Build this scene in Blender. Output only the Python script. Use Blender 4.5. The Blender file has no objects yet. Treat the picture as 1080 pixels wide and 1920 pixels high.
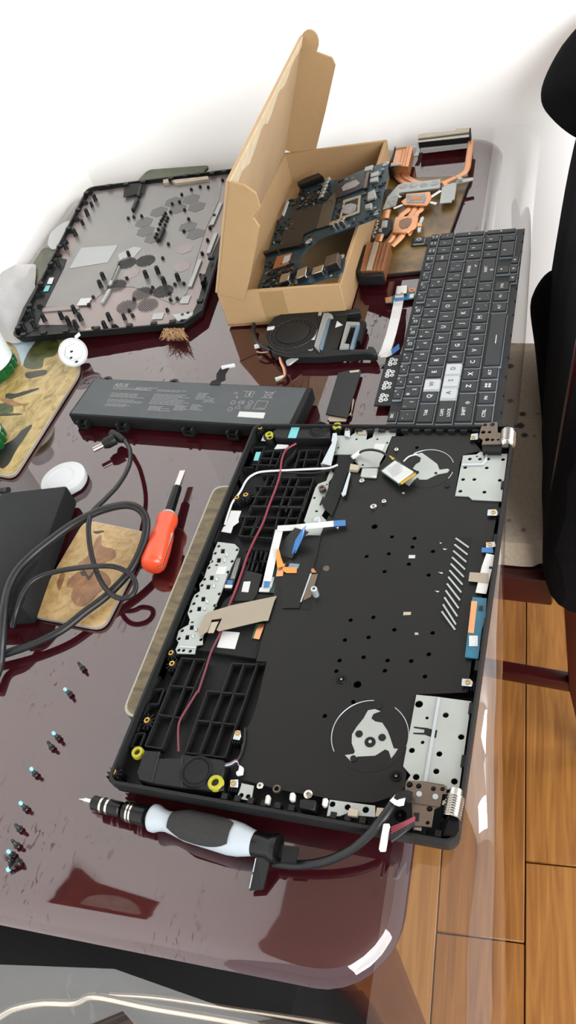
import bpy, bmesh, math, random
from mathutils import Vector, Matrix
from mathutils.geometry import tessellate_polygon

# ------------------------------------------------------------------ camera
scene = bpy.context.scene
COL = scene.collection
CAM_R = Vector((0.9367125, 0.2599444, -0.2345176))
CAM_U = Vector((-0.0418213, 0.7481446, 0.6622165))
CAM_F = Vector((-0.3475926, 0.6104987, -0.7116676))
CAM_C = Vector((0.3114162, -0.1848699, 0.5354262))
FPX = 1577.45
cd = bpy.data.cameras.new('camera')
cd.sensor_fit = 'VERTICAL'
cd.sensor_height = 36.0
cd.lens = FPX / 1920 * 36.0
cd.clip_start = 0.01
cam = bpy.data.objects.new('camera', cd)
COL.objects.link(cam)
M3 = Matrix((CAM_R, CAM_U, -CAM_F)).transposed()
cam.matrix_world = Matrix.Translation(CAM_C) @ M3.to_4x4()
scene.camera = cam

# ------------------------------------------------------------------ light
world = bpy.data.worlds.new('world')
scene.world = world
world.use_nodes = True
bg = world.node_tree.nodes['Background']
bg.inputs[0].default_value = (0.88, 0.95, 1.0, 1)
bg.inputs[1].default_value = 0.85


def area(name, loc, target, sx, sy, power, col=(1, 1, 1)):
    ld = bpy.data.lights.new(name, 'AREA')
    ld.shape = 'RECTANGLE'
    ld.size = sx
    ld.size_y = sy
    ld.energy = power
    ld.color = col
    o = bpy.data.objects.new(name, ld)
    COL.objects.link(o)
    o.location = loc
    d = Vector(target) - Vector(loc)
    o.rotation_euler = d.to_track_quat('-Z', 'Y').to_euler()
    return o


area('window_light', (2.1, -1.2, 0.95), (-0.2, 0.6, 0.15), 2.3, 1.7, 112, (0.98, 0.99, 1.0))
area('side_window_light', (1.75, 0.92, 0.62), (0.2, 0.2, 0.0), 0.22, 0.75, 9, (1.0, 0.99, 0.97))
scene.view_settings.view_transform = 'Standard'
scene.view_settings.look = 'None'
scene.view_settings.gamma = 1.0
scene.view_settings.use_curve_mapping = False
scene.view_settings.exposure = 0.42

# ------------------------------------------------------------------ helpers
rnd = random.Random(7)
PI = math.pi


def at(px, py, z=0.0):
    """point of the horizontal plane at height z seen at a pixel"""
    d = CAM_F + CAM_R * ((px - 540) / FPX) - CAM_U * ((py - 960) / FPX)
    t = (z - CAM_C.z) / d.z
    return CAM_C + d * t


def at_plane(px, py, p, n):
    d = CAM_F + CAM_R * ((px - 540) / FPX) - CAM_U * ((py - 960) / FPX)
    t = (p - CAM_C).dot(n) / d.dot(n)
    return CAM_C + d * t


def crop(x0, y0, s):
    return lambda q: (x0 + q[0] / s, y0 + q[1] / s)


def W(k, z, pts):
    """crop pixels -> world points at height z"""
    return [at(*k(q), z) for q in pts]


KA = crop(0, 250, 2.4)
KB = crop(400, 40, 3.176)
KC = crop(640, 220, 3.375)
KD = crop(680, 420, 3.375)
KE = crop(440, 540, 3.375)
KF = crop(100, 620, 2.077)
KG = crop(0, 580, 2.822)
KH = crop(420, 780, 3)
KI = crop(620, 780, 3)
KJ = crop(300, 980, 3)
KK = crop(180, 1200, 3)
KL = crop(580, 1080, 3)
KM = crop(540, 1300, 3)
KN = crop(120, 1450, 2.25)
KO = crop(0, 1200, 4)
KP = crop(0, 880, 3)
KQ = crop(0, 480, 4.8)
KR = crop(240, 860, 3.375)
KS = crop(440, 780, 6)
KT = crop(680, 1440, 4.909)
KU = crop(470, 300, 4)
KW = crop(660, 240, 4.5)


def lin(c):
    return c / 12.92 if c <= 0.04045 else ((c + 0.055) / 1.055) ** 2.4


def hx(s):
    return tuple(lin(int(s[i:i + 2], 16) / 255) for i in (0, 2, 4))


MATS = {}
ALB = 0.7
UNDIMMED = ('wall_paint', 'ceiling_paint')


def mat(name, col, rough=0.5, metal=0.0, ior=1.5, noise=None, bump=None, trans=0.0, alpha=1.0, coat=0.0, emit=0.0):
    """principled material; noise = (scale, amount[, other colour]), bump = (scale, strength)"""
    m = bpy.data.materials.new(name)
    m.use_nodes = True
    nt = m.node_tree
    b = nt.nodes['Principled BSDF']
    c = hx(col) if isinstance(col, str) else col
    if name not in UNDIMMED:
        c = tuple(v * ALB for v in c)
    b.inputs['Base Color'].default_value = (*c, 1)
    b.inputs['Roughness'].default_value = rough
    b.inputs['Metallic'].default_value = metal
    b.inputs['IOR'].default_value = ior
    b.inputs['Transmission Weight'].default_value = trans
    b.inputs['Alpha'].default_value = alpha
    b.inputs['Coat Weight'].default_value = coat
    if emit:
        b.inputs['Emission Color'].default_value = (*c, 1)
        b.inputs['Emission Strength'].default_value = emit
    if noise or bump:
        tc = nt.nodes.new('ShaderNodeTexCoord')
    if noise:
        n = nt.nodes.new('ShaderNodeTexNoise')
        n.inputs['Scale'].default_value = noise[0]
        n.inputs['Detail'].default_value = 5
        nt.links.new(tc.outputs['Object'], n.inputs['Vector'])
        r = nt.nodes.new('ShaderNodeValToRGB')
        a = noise[1]
        r.color_ramp.elements[0].position = 0.3
        r.color_ramp.elements[1].position = 0.7
        r.color_ramp.elements[0].color = (*[max(0, v * (1 - a)) for v in c], 1)
        c2 = [v * ALB for v in hx(noise[2])] if len(noise) > 2 else [min(1, v * (1 + a)) for v in c]
        r.color_ramp.elements[1].color = (*c2, 1)
        nt.links.new(n.outputs['Fac'], r.inputs['Fac'])
        nt.links.new(r.outputs['Color'], b.inputs['Base Color'])
    if bump:
        n = nt.nodes.new('ShaderNodeTexNoise')
        n.inputs['Scale'].default_value = bump[0]
        n.inputs['Detail'].default_value = 3
        nt.links.new(tc.outputs['Object'], n.inputs['Vector'])
        bp = nt.nodes.new('ShaderNodeBump')
        bp.inputs['Strength'].default_value = bump[1]
        bp.inputs['Distance'].default_value = 0.002
        nt.links.new(n.outputs['Fac'], bp.inputs['Height'])
        nt.links.new(bp.outputs['Normal'], b.inputs['Normal'])
    MATS[name] = m
    return m


class MB:
    """collects shapes in world coordinates and links them as ONE mesh object"""

    def __init__(self):
        self.v = []
        self.f = []
        self.m = []

    def add(self, vs, fs, m=0):
        o = len(self.v)
        self.v += [Vector(q) for q in vs]
        self.f += [[i + o for i in f] for f in fs]
        self.m += [m] * len(fs)
        return self

    def frame(self, o, ex, ey, ez, m=0):
        """box from corner o with edge vectors"""
        o, ex, ey, ez = Vector(o), Vector(ex), Vector(ey), Vector(ez)
        vs = [o, o + ex, o + ex + ey, o + ey]
        vs += [q + ez for q in vs]
        fs = [[3, 2, 1, 0], [4, 5, 6, 7], [0, 1, 5, 4], [1, 2, 6, 5], [2, 3, 7, 6], [3, 0, 4, 7]]
        if ex.cross(ey).dot(ez) < 0:
            fs = [f[::-1] for f in fs]
        return self.add(vs, fs, m)

    def box(self, c, s, rz=0, m=0):
        c = Vector(c)
        a = Vector((math.cos(rz), math.sin(rz), 0))
        b = Vector((-math.sin(rz), math.cos(rz), 0))
        ex, ey, ez = a * s[0], b * s[1], Vector((0, 0, s[2]))
        return self.frame(c - ex / 2 - ey / 2 - ez / 2, ex, ey, ez, m)

    def bar(self, p, q, w, h, m=0):
        """box along p->q (its foot line), width w, rising h"""
        p, q = Vector(p), Vector(q)
        d = q - p
        n = Vector((-d.y, d.x, 0))
        n = n.normalized() * w if n.length > 1e-9 else Vector((w, 0, 0))
        return self.frame(p - n / 2, d, n, (0, 0, h), m)

    def plate(self, pts, n, th, holes=(), m=0):
        """planar polygon (3D points) extruded by th against its normal n; real holes"""
        n = Vector(n).normalized()
        ref = Vector((1, 0, 0)) if abs(n.x) < 0.8 else Vector((0, 1, 0))
        ax = (ref - n * ref.dot(n)).normalized()
        ay = n.cross(ax)
        loops = []
        for k, lp in enumerate([pts] + list(holes)):
            lp = [Vector(q) for q in lp]
            s = sum(lp[i].dot(ax) * lp[(i + 1) % len(lp)].dot(ay) - lp[(i + 1) % len(lp)].dot(ax) * lp[i].dot(ay) for i in range(len(lp)))
            if (s < 0) == (k == 0):
                lp = lp[::-1]
            loops.append(lp)
        flat = [[Vector((q.dot(ax), q.dot(ay), 0)) for q in lp] for lp in loops]
        tri = tessellate_polygon(flat)
        vs = [q for lp in loops for q in lp]
        N = len(vs)
        o2 = [q.dot(ax) for q in vs], [q.dot(ay) for q in vs]
        top = []
        for t in tri:
            a, b, c = t
            s = (o2[0][b] - o2[0][a]) * (o2[1][c] - o2[1][a]) - (o2[0][c] - o2[0][a]) * (o2[1][b] - o2[1][a])
            if abs(s) < 1e-16:
                continue
            top.append([a, b, c] if s > 0 else [a, c, b])
        fs = list(top)
        if th:
            fs += [[i + N for i in t[::-1]] for t in top]
            k = 0
            for lp in loops:
                L = len(lp)
                fs += [[k + i, k + i + N, k + (i + 1) % L + N, k + (i + 1) % L] for i in range(L)]
                k += L
            vs = vs + [q - n * th for q in vs]
        return self.add(vs, fs, m)

    def prism(self, pts, z0, z1, holes=(), m=0):
        return self.plate([Vector((q[0], q[1], z1)) for q in pts], (0, 0, 1), z1 - z0,
                          [[Vector((q[0], q[1], z1)) for q in h] for h in holes], m)

    def cyl(self, c, r, h, n=14, r2=None, axis=(0, 0, 1), m=0):
        return self.lathe(c, axis, [(0, 0), (0, r), (h, r if r2 is None else r2), (h, 0)], n, m)

    def lathe(self, o, axis, prof, n=16, m=0, sx=1.0):
        """profile of (distance along axis, radius)"""
        o, a = Vector(o), Vector(axis).normalized()
        ref = Vector((0, 0, 1)) if abs(a.z) < 0.9 else Vector((1, 0, 0))
        u = ref.cross(a).normalized()
        w = a.cross(u)
        vs, fs = [], []
        idx = []
        for t, r in prof:
            if r <= 1e-9:
                idx.append([len(vs)])
                vs.append(o + a * t)
            else:
                idx.append(list(range(len(vs), len(vs) + n)))
                vs += [o + a * t + u * (r * math.cos(2 * PI * i / n)) + w * (r * sx * math.sin(2 * PI * i / n)) for i in range(n)]
        for p, q in zip(idx, idx[1:]):
            for i in range(n):
                j = (i + 1) % n
                if len(p) == 1 and len(q) == 1:
                    continue
                if len(p) == 1:
                    fs.append([p[0], q[j], q[i]])
                elif len(q) == 1:
                    fs.append([p[i], p[j], q[0]])
                else:
                    fs.append([p[i], p[j], q[j], q[i]])
        return self.add(vs, fs, m)

    def tube(self, path, r, n=8, m=0, caps=True, flat=1.0):
        path = [Vector(q) for q in path]
        R = r if isinstance(r, (list, tuple)) else [r] * len(path)
        vs, fs = [], []
        up = None
        for i, p in enumerate(path):
            d = (path[min(i + 1, len(path) - 1)] - path[max(i - 1, 0)]).normalized()
            if up is None:
                up = Vector((0, 0, 1)) if abs(d.z) < 0.9 else Vector((0, 1, 0))
            up = (up - d * up.dot(d)).normalized()
            s = d.cross(up)
            for k in range(n):
                a = 2 * PI * k / n
                vs.append(p + s * (math.cos(a) * R[i]) + up * (math.sin(a) * R[i] * flat))
        for i in range(len(path) - 1):
            for k in range(n):
                a, b = i * n + k, i * n + (k + 1) % n
                fs.append([a, a + n, b + n, b])
        if caps:
            fs.append(list(range(n)))
            fs.append([len(vs) - n + k for k in range(n)][::-1])
        return self.add(vs, fs, m)

    def ribbon(self, path, w, th=0.0004, m=0, side=None):
        """flat strip along a path, width w (or list), lying with its flat side up or along `side`"""
        path = [Vector(q) for q in path]
        L = len(path)
        Wd = w if isinstance(w, (list, tuple)) else [w] * L
        vs, fs = [], []
        for i, p in enumerate(path):
            d = (path[min(i + 1, L - 1)] - path[max(i - 1, 0)]).normalized()
            s = Vector(side) if side else d.cross(Vector((0, 0, 1)))
            s = s.normalized()
            nn = s.cross(d).normalized()
            for a, b in ((-1, 0), (1, 0), (1, 1), (-1, 1)):
                vs.append(p + s * (a * Wd[i] / 2) + nn * (b * th))
        for i in range(L - 1):
            for k in range(4):
                a, b = i * 4 + k, i * 4 + (k + 1) % 4
                fs.append([a, b, b + 4, a + 4])
        fs += [[3, 2, 1, 0], [4 * L - 4, 4 * L - 3, 4 * L - 2, 4 * L - 1]]
        return self.add(vs, fs, m)

    def grid(self, rows, m=0, th=0.0):
        """rows of points; th gives it thickness downwards"""
        nr, nc = len(rows), len(rows[0])
        vs = [q for r in rows for q in r]
        fs = [[i * nc + j, i * nc + j + 1, (i + 1) * nc + j + 1, (i + 1) * nc + j] for i in range(nr - 1) for j in range(nc - 1)]
        if th:
            N = len(vs)
            vs = vs + [Vector(q) - Vector((0, 0, th)) for q in vs]
            fs += [[i + N for i in f[::-1]] for f in fs]
            edge = [j for j in range(nc)] + [i * nc + nc - 1 for i in range(1, nr)] + [(nr - 1) * nc + j for j in range(nc - 2, -1, -1)] + [i * nc for i in range(nr - 2, 0, -1)]
            E = len(edge)
            fs += [[edge[(i + 1) % E], edge[i], edge[i] + N, edge[(i + 1) % E] + N] for i in range(E)]
        return self.add(vs, fs, m)

    def build(self, name, mats, parent=None, bevel=0.0, smooth=False, seg=2, weld=False, fix=True):
        me = bpy.data.meshes.new(name)
        org = parent['org'] if parent is not None and 'org' in parent else (0, 0, 0)
        o3 = Vector(org)
        me.from_pydata([q - o3 for q in self.v], [], self.f)
        ml = mats if isinstance(mats, (list, tuple)) else [mats]
        for q in ml:
            me.materials.append(MATS[q])
        for p, i in zip(me.polygons, self.m):
            p.material_index = i
        if bevel or weld or fix:
            bm = bmesh.new()
            bm.from_mesh(me)
            if weld or bevel:
                bmesh.ops.remove_doubles(bm, verts=bm.verts, dist=1e-6)
            if fix:
                bmesh.ops.recalc_face_normals(bm, faces=bm.faces)
            if bevel:
                bm.normal_update()
                es = [e for e in bm.edges if len(e.link_faces) == 2 and e.calc_face_angle(0) > 0.6]
                bmesh.ops.bevel(bm, geom=es, offset=bevel, segments=seg, profile=0.5, affect='EDGES', clamp_overlap=True)
            bm.to_mesh(me)
            bm.free()
        if smooth or bevel:
            me.shade_smooth()
            me.set_sharp_from_angle(angle=0.7)
        o = bpy.data.objects.new(name, me)
        COL.objects.link(o)
        if parent is not None:
            o.parent = parent
            o['org'] = org
        return o


def tag(o, label, cat, group=None):
    o['label'] = label
    o['category'] = cat
    if group:
        o['group'] = group
    return o


def thing(name, label, cat, loc, group=None):
    """an Empty at the thing's base; its parts are built in world coordinates and hang below it"""
    o = bpy.data.objects.new(name, None)
    COL.objects.link(o)
    o.location = Vector(loc)
    o.empty_display_size = 0.01
    o['org'] = tuple(loc)
    return tag(o, label, cat, group)


def inst(name, me, loc, parent=None, rz=0.0, scale=(1, 1, 1), rot=None):
    """an object that shares a mesh; loc is in world coordinates"""
    o = bpy.data.objects.new(name, me)
    COL.objects.link(o)
    org = Vector(parent['org']) if parent is not None else Vector((0, 0, 0))
    o.location = Vector(loc) - org
    o.rotation_euler = rot if rot else (0, 0, rz)
    o.scale = scale
    if parent is not None:
        o.parent = parent
        o['org'] = tuple(Vector(loc))
    return o


def meshof(mb, name, mats, **k):
    o = mb.build(name, mats, **k)
    me = o.data
    bpy.data.objects.remove(o)
    return me


TXT = {}


def text(name, s, size, pos, right, up, material, parent=None, align='CENTER', lift=0.0001):
    """flat print: the string lies on a surface, reading along `right` with its top towards `up`"""
    key = (s, align, material)
    if key not in TXT:
        cu = bpy.data.curves.new('print', 'FONT')
        cu.body = s
        cu.align_x = align
        cu.align_y = 'CENTER'
        cu.resolution_u = 2
        cu.offset = 0.022
        to = bpy.data.objects.new('print', cu)
        COL.objects.link(to)
        dg = bpy.context.evaluated_depsgraph_get()
        me = bpy.data.meshes.new_from_object(to.evaluated_get(dg))
        bpy.data.objects.remove(to)
        me.materials.clear()
        me.materials.append(MATS[material])
        TXT[key] = me
    o = bpy.data.objects.new(name, TXT[key])
    COL.objects.link(o)
    r = Vector(right).normalized()
    n = r.cross(Vector(up)).normalized()
    u = n.cross(r)
    org = Vector(parent['org']) if parent is not None else Vector((0, 0, 0))
    m = Matrix((r * size, u * size, n * size)).transposed().to_4x4()
    m.translation = Vector(pos) + n * lift - org
    o.matrix_basis = m
    if parent is not None:
        o.parent = parent
    return o


def smooth_path(pts, n=6):
    """Catmull-Rom through points"""
    P = [Vector(p) for p in pts]
    P = [P[0] * 2 - P[1]] + P + [P[-1] * 2 - P[-2]]
    out = []
    for i in range(1, len(P) - 2):
        a, b, c, d = P[i - 1], P[i], P[i + 1], P[i + 2]
        for k in range(n):
            t = k / n
            out.append(0.5 * ((2 * b) + (c - a) * t + (2 * a - 5 * b + 4 * c - d) * t * t + (3 * b - a - 3 * c + d) * t ** 3))
    out.append(P[-2])
    return out


def rrect(x0, y0, x1, y1, r, n=4):
    out = []
    for cx, cy, a0 in ((x1 - r, y1 - r, 0), (x0 + r, y1 - r, 90), (x0 + r, y0 + r, 180), (x1 - r, y0 + r, 270)):
        for k in range(n + 1):
            a = math.radians(a0 + 90 * k / n)
            out.append(Vector((cx + r * math.cos(a), cy + r * math.sin(a), 0)))
    return out


def ring(c, r, n=12, z=None):
    c = Vector(c)
    return [Vector((c.x + r * math.cos(2 * PI * k / n), c.y + r * math.sin(2 * PI * k / n), c.z if z is None else z)) for k in range(n)]


def turn(pts, rz, o):
    c, s = math.cos(rz), math.sin(rz)
    return [Vector((o[0] + c * q[0] - s * q[1], o[1] + s * q[0] + c * q[1], (o[2] if len(o) > 2 else 0) + (q[2] if len(q) > 2 else 0))) for q in pts]


# ------------------------------------------------------------------ materials
mat('wall_paint', 'f6f6f4', 0.7, noise=(3, 0.01))
mat('black_plastic', '1b1c1d', 0.42, ior=1.3, bump=(900, 0.05))
mat('black_soft', '141516', 0.6, ior=1.3)
mat('black_gloss', '101113', 0.22, ior=1.3)
mat('dark_grey', '2a2c2e', 0.5, ior=1.3)
mat('sheet_black', '151615', 0.4, ior=1.3, noise=(9, 0.12), bump=(60, 0.03))
mat('steel', 'b1b8b4', 0.42, 0.55, noise=(40, 0.06))
mat('steel_bright', 'c3ccd2', 0.3, 0.6)
mat('chrome', 'd4d2cc', 0.2, 1.0)
mat('dark_metal', '6c6258', 0.35, 0.9, noise=(60, 0.1))
mat('copper', 'e6a67a', 0.32, 0.85, noise=(60, 0.08))
mat('copper_dull', 'c98a5c', 0.45, 0.7)
mat('brass', 'c9a35a', 0.3, 1.0)
mat('white_plastic', 'cdd1d4', 0.35)
mat('white_print', 'dcdcdc', 0.6)
mat('paper_white', 'ced1d1', 0.7)
mat('grey_print', '8d8f90', 0.6)
mat('black_print', '1a1a1a', 0.6)
mat('cyan_label', '6fc0c8', 0.6)
mat('yellow_rubber', 'a9a61c', 0.45)
mat('red_wire', '7c1d31', 0.4)
mat('dark_red_wire', '6e2b38', 0.45)
mat('pink_wire', 'd05a90', 0.4)
mat('yellow_wire', 'd8c24a', 0.4)
mat('blue_wire', '5a8fc0', 0.4)
mat('white_wire', 'd0d2d2', 0.4)
mat('black_wire', '17181a', 0.4, ior=1.4)
mat('blue_film', '2a6aa8', 0.35)
mat('ribbon_white', 'cfd1cf', 0.5)
mat('tan_tape', 'b3a793', 0.35, 0.15, noise=(30, 0.05))
mat('amber_flex', 'd28a3c', 0.4)
mat('pcb_blue', '1a3a48', 0.45, ior=1.35, noise=(120, 0.45))
mat('pcb_teal', '12607a', 0.4, noise=(80, 0.2))
mat('pcb_green', '1d4a36', 0.45)
mat('gold', 'c9a24c', 0.3, 0.9)
mat('chip_black', '26282a', 0.4, ior=1.3)
mat('thermal_paste', '9a9ca0', 0.5, noise=(150, 0.25))
# ------------------------------------------------------------------ room
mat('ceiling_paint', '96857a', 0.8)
def wood(name, c1, c2, ang):
    m = mat(name, c1, 0.42)
    nt = m.node_tree
    b = nt.nodes['Principled BSDF']
    tc = nt.nodes.new('ShaderNodeTexCoord')
    mp = nt.nodes.new('ShaderNodeMapping')
    mp.inputs['Scale'].default_value = (38, 2.2, 10)
    n = nt.nodes.new('ShaderNodeTexNoise')
    n.inputs['Scale'].default_value = 2.2
    n.inputs['Detail'].default_value = 7
    n.inputs['Distortion'].default_value = 1.2
    oi = nt.nodes.new('ShaderNodeObjectInfo')
    ad = nt.nodes.new('ShaderNodeVectorMath')
    r = nt.nodes.new('ShaderNodeValToRGB')
    r.color_ramp.elements[0].position = 0.3
    r.color_ramp.elements[1].position = 0.68
    r.color_ramp.elements[0].color = (*[v * ALB for v in hx(c2)], 1)
    r.color_ramp.elements[1].color = (*[v * ALB for v in hx(c1)], 1)
    L = nt.links.new
    L(tc.outputs['Object'], ad.inputs[0])
    L(oi.outputs['Location'], ad.inputs[1])
    L(ad.outputs[0], mp.inputs['Vector'])
    L(mp.outputs['Vector'], n.inputs['Vector'])
    L(n.outputs['Fac'], r.inputs['Fac'])
    L(r.outputs['Color'], b.inputs['Base Color'])
    bp = nt.nodes.new('ShaderNodeBump')
    bp.inputs['Strength'].default_value = 0.12
    bp.inputs['Distance'].default_value = 0.001
    L(n.outputs['Fac'], bp.inputs['Height'])
    L(bp.outputs['Normal'], b.inputs['Normal'])
    return m


wood('oak_a', 'b27a3a', '8a5520', 0)
wood('oak_b', 'a66e30', '7e4c1c', 0)
wood('oak_c', 'b98344', '94602a', 0)
mat('floor_gap', '4a2c12', 0.8)
FZ = -0.75
floor = MB().prism([(-1.6, -1.8, 0), (2.6, -1.8, 0), (2.6, 1.6, 0), (-1.6, 1.6, 0)], FZ - 0.03, FZ - 0.012).build('floor', 'floor_gap')
floor['kind'] = 'structure'
floor['org'] = (0, 0, 0)
pl_me = []
for k in 'abc':
    pl_me.append(meshof(MB().box((0, 0, -0.0055), (0.1185, 0.898, 0.013)), 'plank', 'oak_' + k, bevel=0.0012, seg=1))
TH = math.radians(4.6)
o0 = Vector((0.2305 + 0.06, 0.2746, FZ))
ux = Vector((math.cos(TH), math.sin(TH), 0))
uy = Vector((-math.sin(TH), math.cos(TH), 0))
for i in range(-9, 14):
    off = 0.45 if i == 0 else (0.45 + 0.37 * i + 0.13 * (i % 3)) % 0.9
    for j in range(-3, 2):
        p = o0 + ux * (0.12 * i) + uy * (off + 0.9 * j)
        if -1.2 < p.y < 1.5 and -1.0 < p.x < 1.7:
            inst('plank', pl_me[(i * 5 + j * 3) % 3], p, floor, TH)

A2 = math.radians(2.36)
ca, sa = math.cos(A2), math.sin(A2)


def rm(x, y, z=0.0, o=(-0.497, 0.985)):
    """room frame: x along the back wall from the left corner, y towards the camera negative"""
    return Vector((o[0] + ca * x - sa * y, o[1] + sa * x + ca * y, z))


w = MB().frame(rm(-0.12, 0, FZ), rm(3.2, 0, 0) - rm(-0.12, 0, 0), rm(0, 0.12, 0) - rm(0, 0, 0), (0, 0, 2.6)).build('wall_back', 'wall_paint')
w['kind'] = 'structure'
w = MB().frame(rm(0, 0, FZ), rm(-0.12, 0, 0) - rm(0, 0, 0), rm(0, -2.9, 0) - rm(0, 0, 0), (0, 0, 2.6)).build('wall_left', 'wall_paint')
w['kind'] = 'structure'
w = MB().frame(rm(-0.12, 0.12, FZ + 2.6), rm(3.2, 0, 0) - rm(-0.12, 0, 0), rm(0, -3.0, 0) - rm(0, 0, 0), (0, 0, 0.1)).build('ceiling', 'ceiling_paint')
w['kind'] = 'structure'

# ------------------------------------------------------------------ table
m = mat('maroon_lacquer', '3a1117', 0.04, ior=1.5)
nt = m.node_tree
b = nt.nodes['Principled BSDF']
b.inputs['Coat IOR'].default_value = 1.58
b.inputs['Coat Roughness'].default_value = 0.02
# the clear cover doubles the reflection except where it sticks to the lacquer in small streaks
tc = nt.nodes.new('ShaderNodeTexCoord')
mp = nt.nodes.new('ShaderNodeMapping')
mp.inputs['Rotation'].default_value = (0, 0, 0.5)
mp.inputs['Scale'].default_value = (120, 40, 30)
ns = nt.nodes.new('ShaderNodeTexNoise')
ns.inputs['Scale'].default_value = 1.5
ns.inputs['Detail'].default_value = 3
ns.inputs['Distortion'].default_value = 1.5
ns2 = nt.nodes.new('ShaderNodeTexNoise')
ns2.inputs['Scale'].default_value = 11
rp = nt.nodes.new('ShaderNodeMapRange')
rp.inputs[1].default_value = 0.635
rp.inputs[2].default_value = 0.66
rp2 = nt.nodes.new('ShaderNodeMapRange')
rp2.inputs[1].default_value = 0.48
rp2.inputs[2].default_value = 0.6
mul = nt.nodes.new('ShaderNodeMath')
mul.operation = 'MULTIPLY'
sub = nt.nodes.new('ShaderNodeMath')
sub.operation = 'SUBTRACT'
sub.inputs[0].default_value = 1.0
L = nt.links.new
L(tc.outputs['Object'], mp.inputs['Vector'])
L(mp.outputs['Vector'], ns.inputs['Vector'])
L(tc.outputs['Object'], ns2.inputs['Vector'])
L(ns.outputs['Fac'], rp.inputs[0])
L(ns2.outputs['Fac'], rp2.inputs[0])
L(rp.outputs[0], mul.inputs[0])
L(rp2.outputs[0], mul.inputs[1])
L(mul.outputs[0], sub.inputs[1])
L(sub.outputs[0], b.inputs['Coat Weight'])
mat('mahogany', '3a0b0e', 0.25, ior=1.5, noise=(8, 0.25))

TO = Vector((0.212, -0.085, 0))   # near right corner
TW, TL = 0.66, 1.06


def tb(x, y, z=0.0):
    """table frame: x from the right edge to the left (negative), y from the near edge"""
    return Vector((TO.x + ca * x - sa * y, TO.y + sa * x + ca * y, z))


TT = -0.0012
table = thing('dining_table', 'glossy dark maroon dining table under a clear cover', 'table', tb(-TW / 2, TL / 2, FZ))
tm = MB()
prof = [(0.034, TT), (0.020, TT), (0.011, TT - 0.0012), (0.004, TT - 0.005), (0.0, TT - 0.013), (0.002, TT - 0.021), (0.009, TT - 0.027), (0.018, TT - 0.03)]
loops = []
for ins, z in prof:
    loops.append([tb(q.x, q.y, z) for q in rrect(-TW + ins, ins, -ins, TL - ins, 0.05 - ins * 0.8, 8)])
n = len(loops[0])
vs = [q for lp in loops for q in lp]
fs = [[k * n + i, k * n + (i + 1) % n, (k + 1) * n + (i + 1) % n, (k + 1) * n + i] for k in range(len(loops) - 1) for i in range(n)]
fs += [list(range(n))[::-1], [len(vs) - n + i for i in range(n)]]
tm.add(vs, fs).build('tabletop', 'maroon_lacquer', table, smooth=True)
ap = MB()
for a_, b_ in (((-TW + .06, .06), (-.06, .06)), ((-.06, .06), (-.06, TL - .06)), ((-.06, TL - .06), (-TW + .06, TL - .06)), ((-TW + .06, TL - .06), (-TW + .06, .06))):
    ap.bar(tb(*a_, -0.11), tb(*b_, -0.11), 0.02, 0.079)
ap.build('apron', 'mahogany', table)
for lx in (-TW + 0.06, -0.06):
    for ly in (0.06, TL - 0.06):
        MB().lathe(tb(lx, ly, FZ), (0, 0, 1), [(0, 0), (0, .016), (.02, .018), (.3, .022), (.6, .03), (.61, .034), (.718, .034), (.718, 0)], 16).build('leg', 'mahogany', table, smooth=True)

# ------------------------------------------------------------------ clear cover
m = bpy.data.materials.new('clear_vinyl')
MATS['clear_vinyl'] = m
m.use_nodes = True
nt = m.node_tree
for q in list(nt.nodes):
    nt.nodes.remove(q)
out = nt.nodes.new('ShaderNodeOutputMaterial')
tr = nt.nodes.new('ShaderNodeBsdfTransparent')
tr.inputs[0].default_value = (0.965, 0.965, 0.96, 1)
gl = nt.nodes.new('ShaderNodeBsdfGlossy')
gl.inputs['Roughness'].default_value = 0.025
gl.inputs['Color'].default_value = (1, 1, 1, 1)
lw_ = nt.nodes.new('ShaderNodeLayerWeight')
pw_ = nt.nodes.new('ShaderNodeMath')
pw_.operation = 'POWER'
pw_.inputs[1].default_value = 5.0
fr = nt.nodes.new('ShaderNodeMath')
fr.operation = 'MULTIPLY_ADD'
fr.inputs[1].default_value = 0.88
fr.inputs[2].default_value = 0.09
nt.links.new(lw_.outputs['Facing'], pw_.inputs[0])
nt.links.new(pw_.outputs[0], fr.inputs[0])
mx = nt.nodes.new('ShaderNodeMixShader')
df = nt.nodes.new('ShaderNodeBsdfDiffuse')
df.inputs[0].default_value = (0.9, 0.9, 0.9, 1)
mx2 = nt.nodes.new('ShaderNodeMixShader')
L = nt.links.new
mx2.inputs[0].default_value = 0.01
L(tr.outputs[0], mx2.inputs[1])
L(df.outputs[0], mx2.inputs[2])
L(fr.outputs[0], mx.inputs[0])
L(mx2.outputs[0], mx.inputs[1])
L(gl.outputs[0], mx.inputs[2])
L(mx.outputs[0], out.inputs[0])

m = bpy.data.materials.new('clear_vinyl_flat')
MATS['clear_vinyl_flat'] = m
m.use_nodes = True
nt = m.node_tree
for q in list(nt.nodes):
    nt.nodes.remove(q)
out = nt.nodes.new('ShaderNodeOutputMaterial')
tr = nt.nodes.new('ShaderNodeBsdfTransparent')
tr.inputs[0].default_value = (0.985, 0.985, 0.98, 1)
nt.links.new(tr.outputs[0], out.inputs[0])

EDGE = [at(*q) for q in ((948, 1915, -.035), (946, 1750, -.035), (943, 1550, -.036), (941, 1400, -.036), (942, 1250, -.035), (944, 1100, -.034), (950, 930, -.032), (966, 830, -.032), (985, 640, -.032), (1000, 400, -.03), (1017, 238, -.028))]
EDGE.sort(key=lambda q: q.y)


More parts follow.
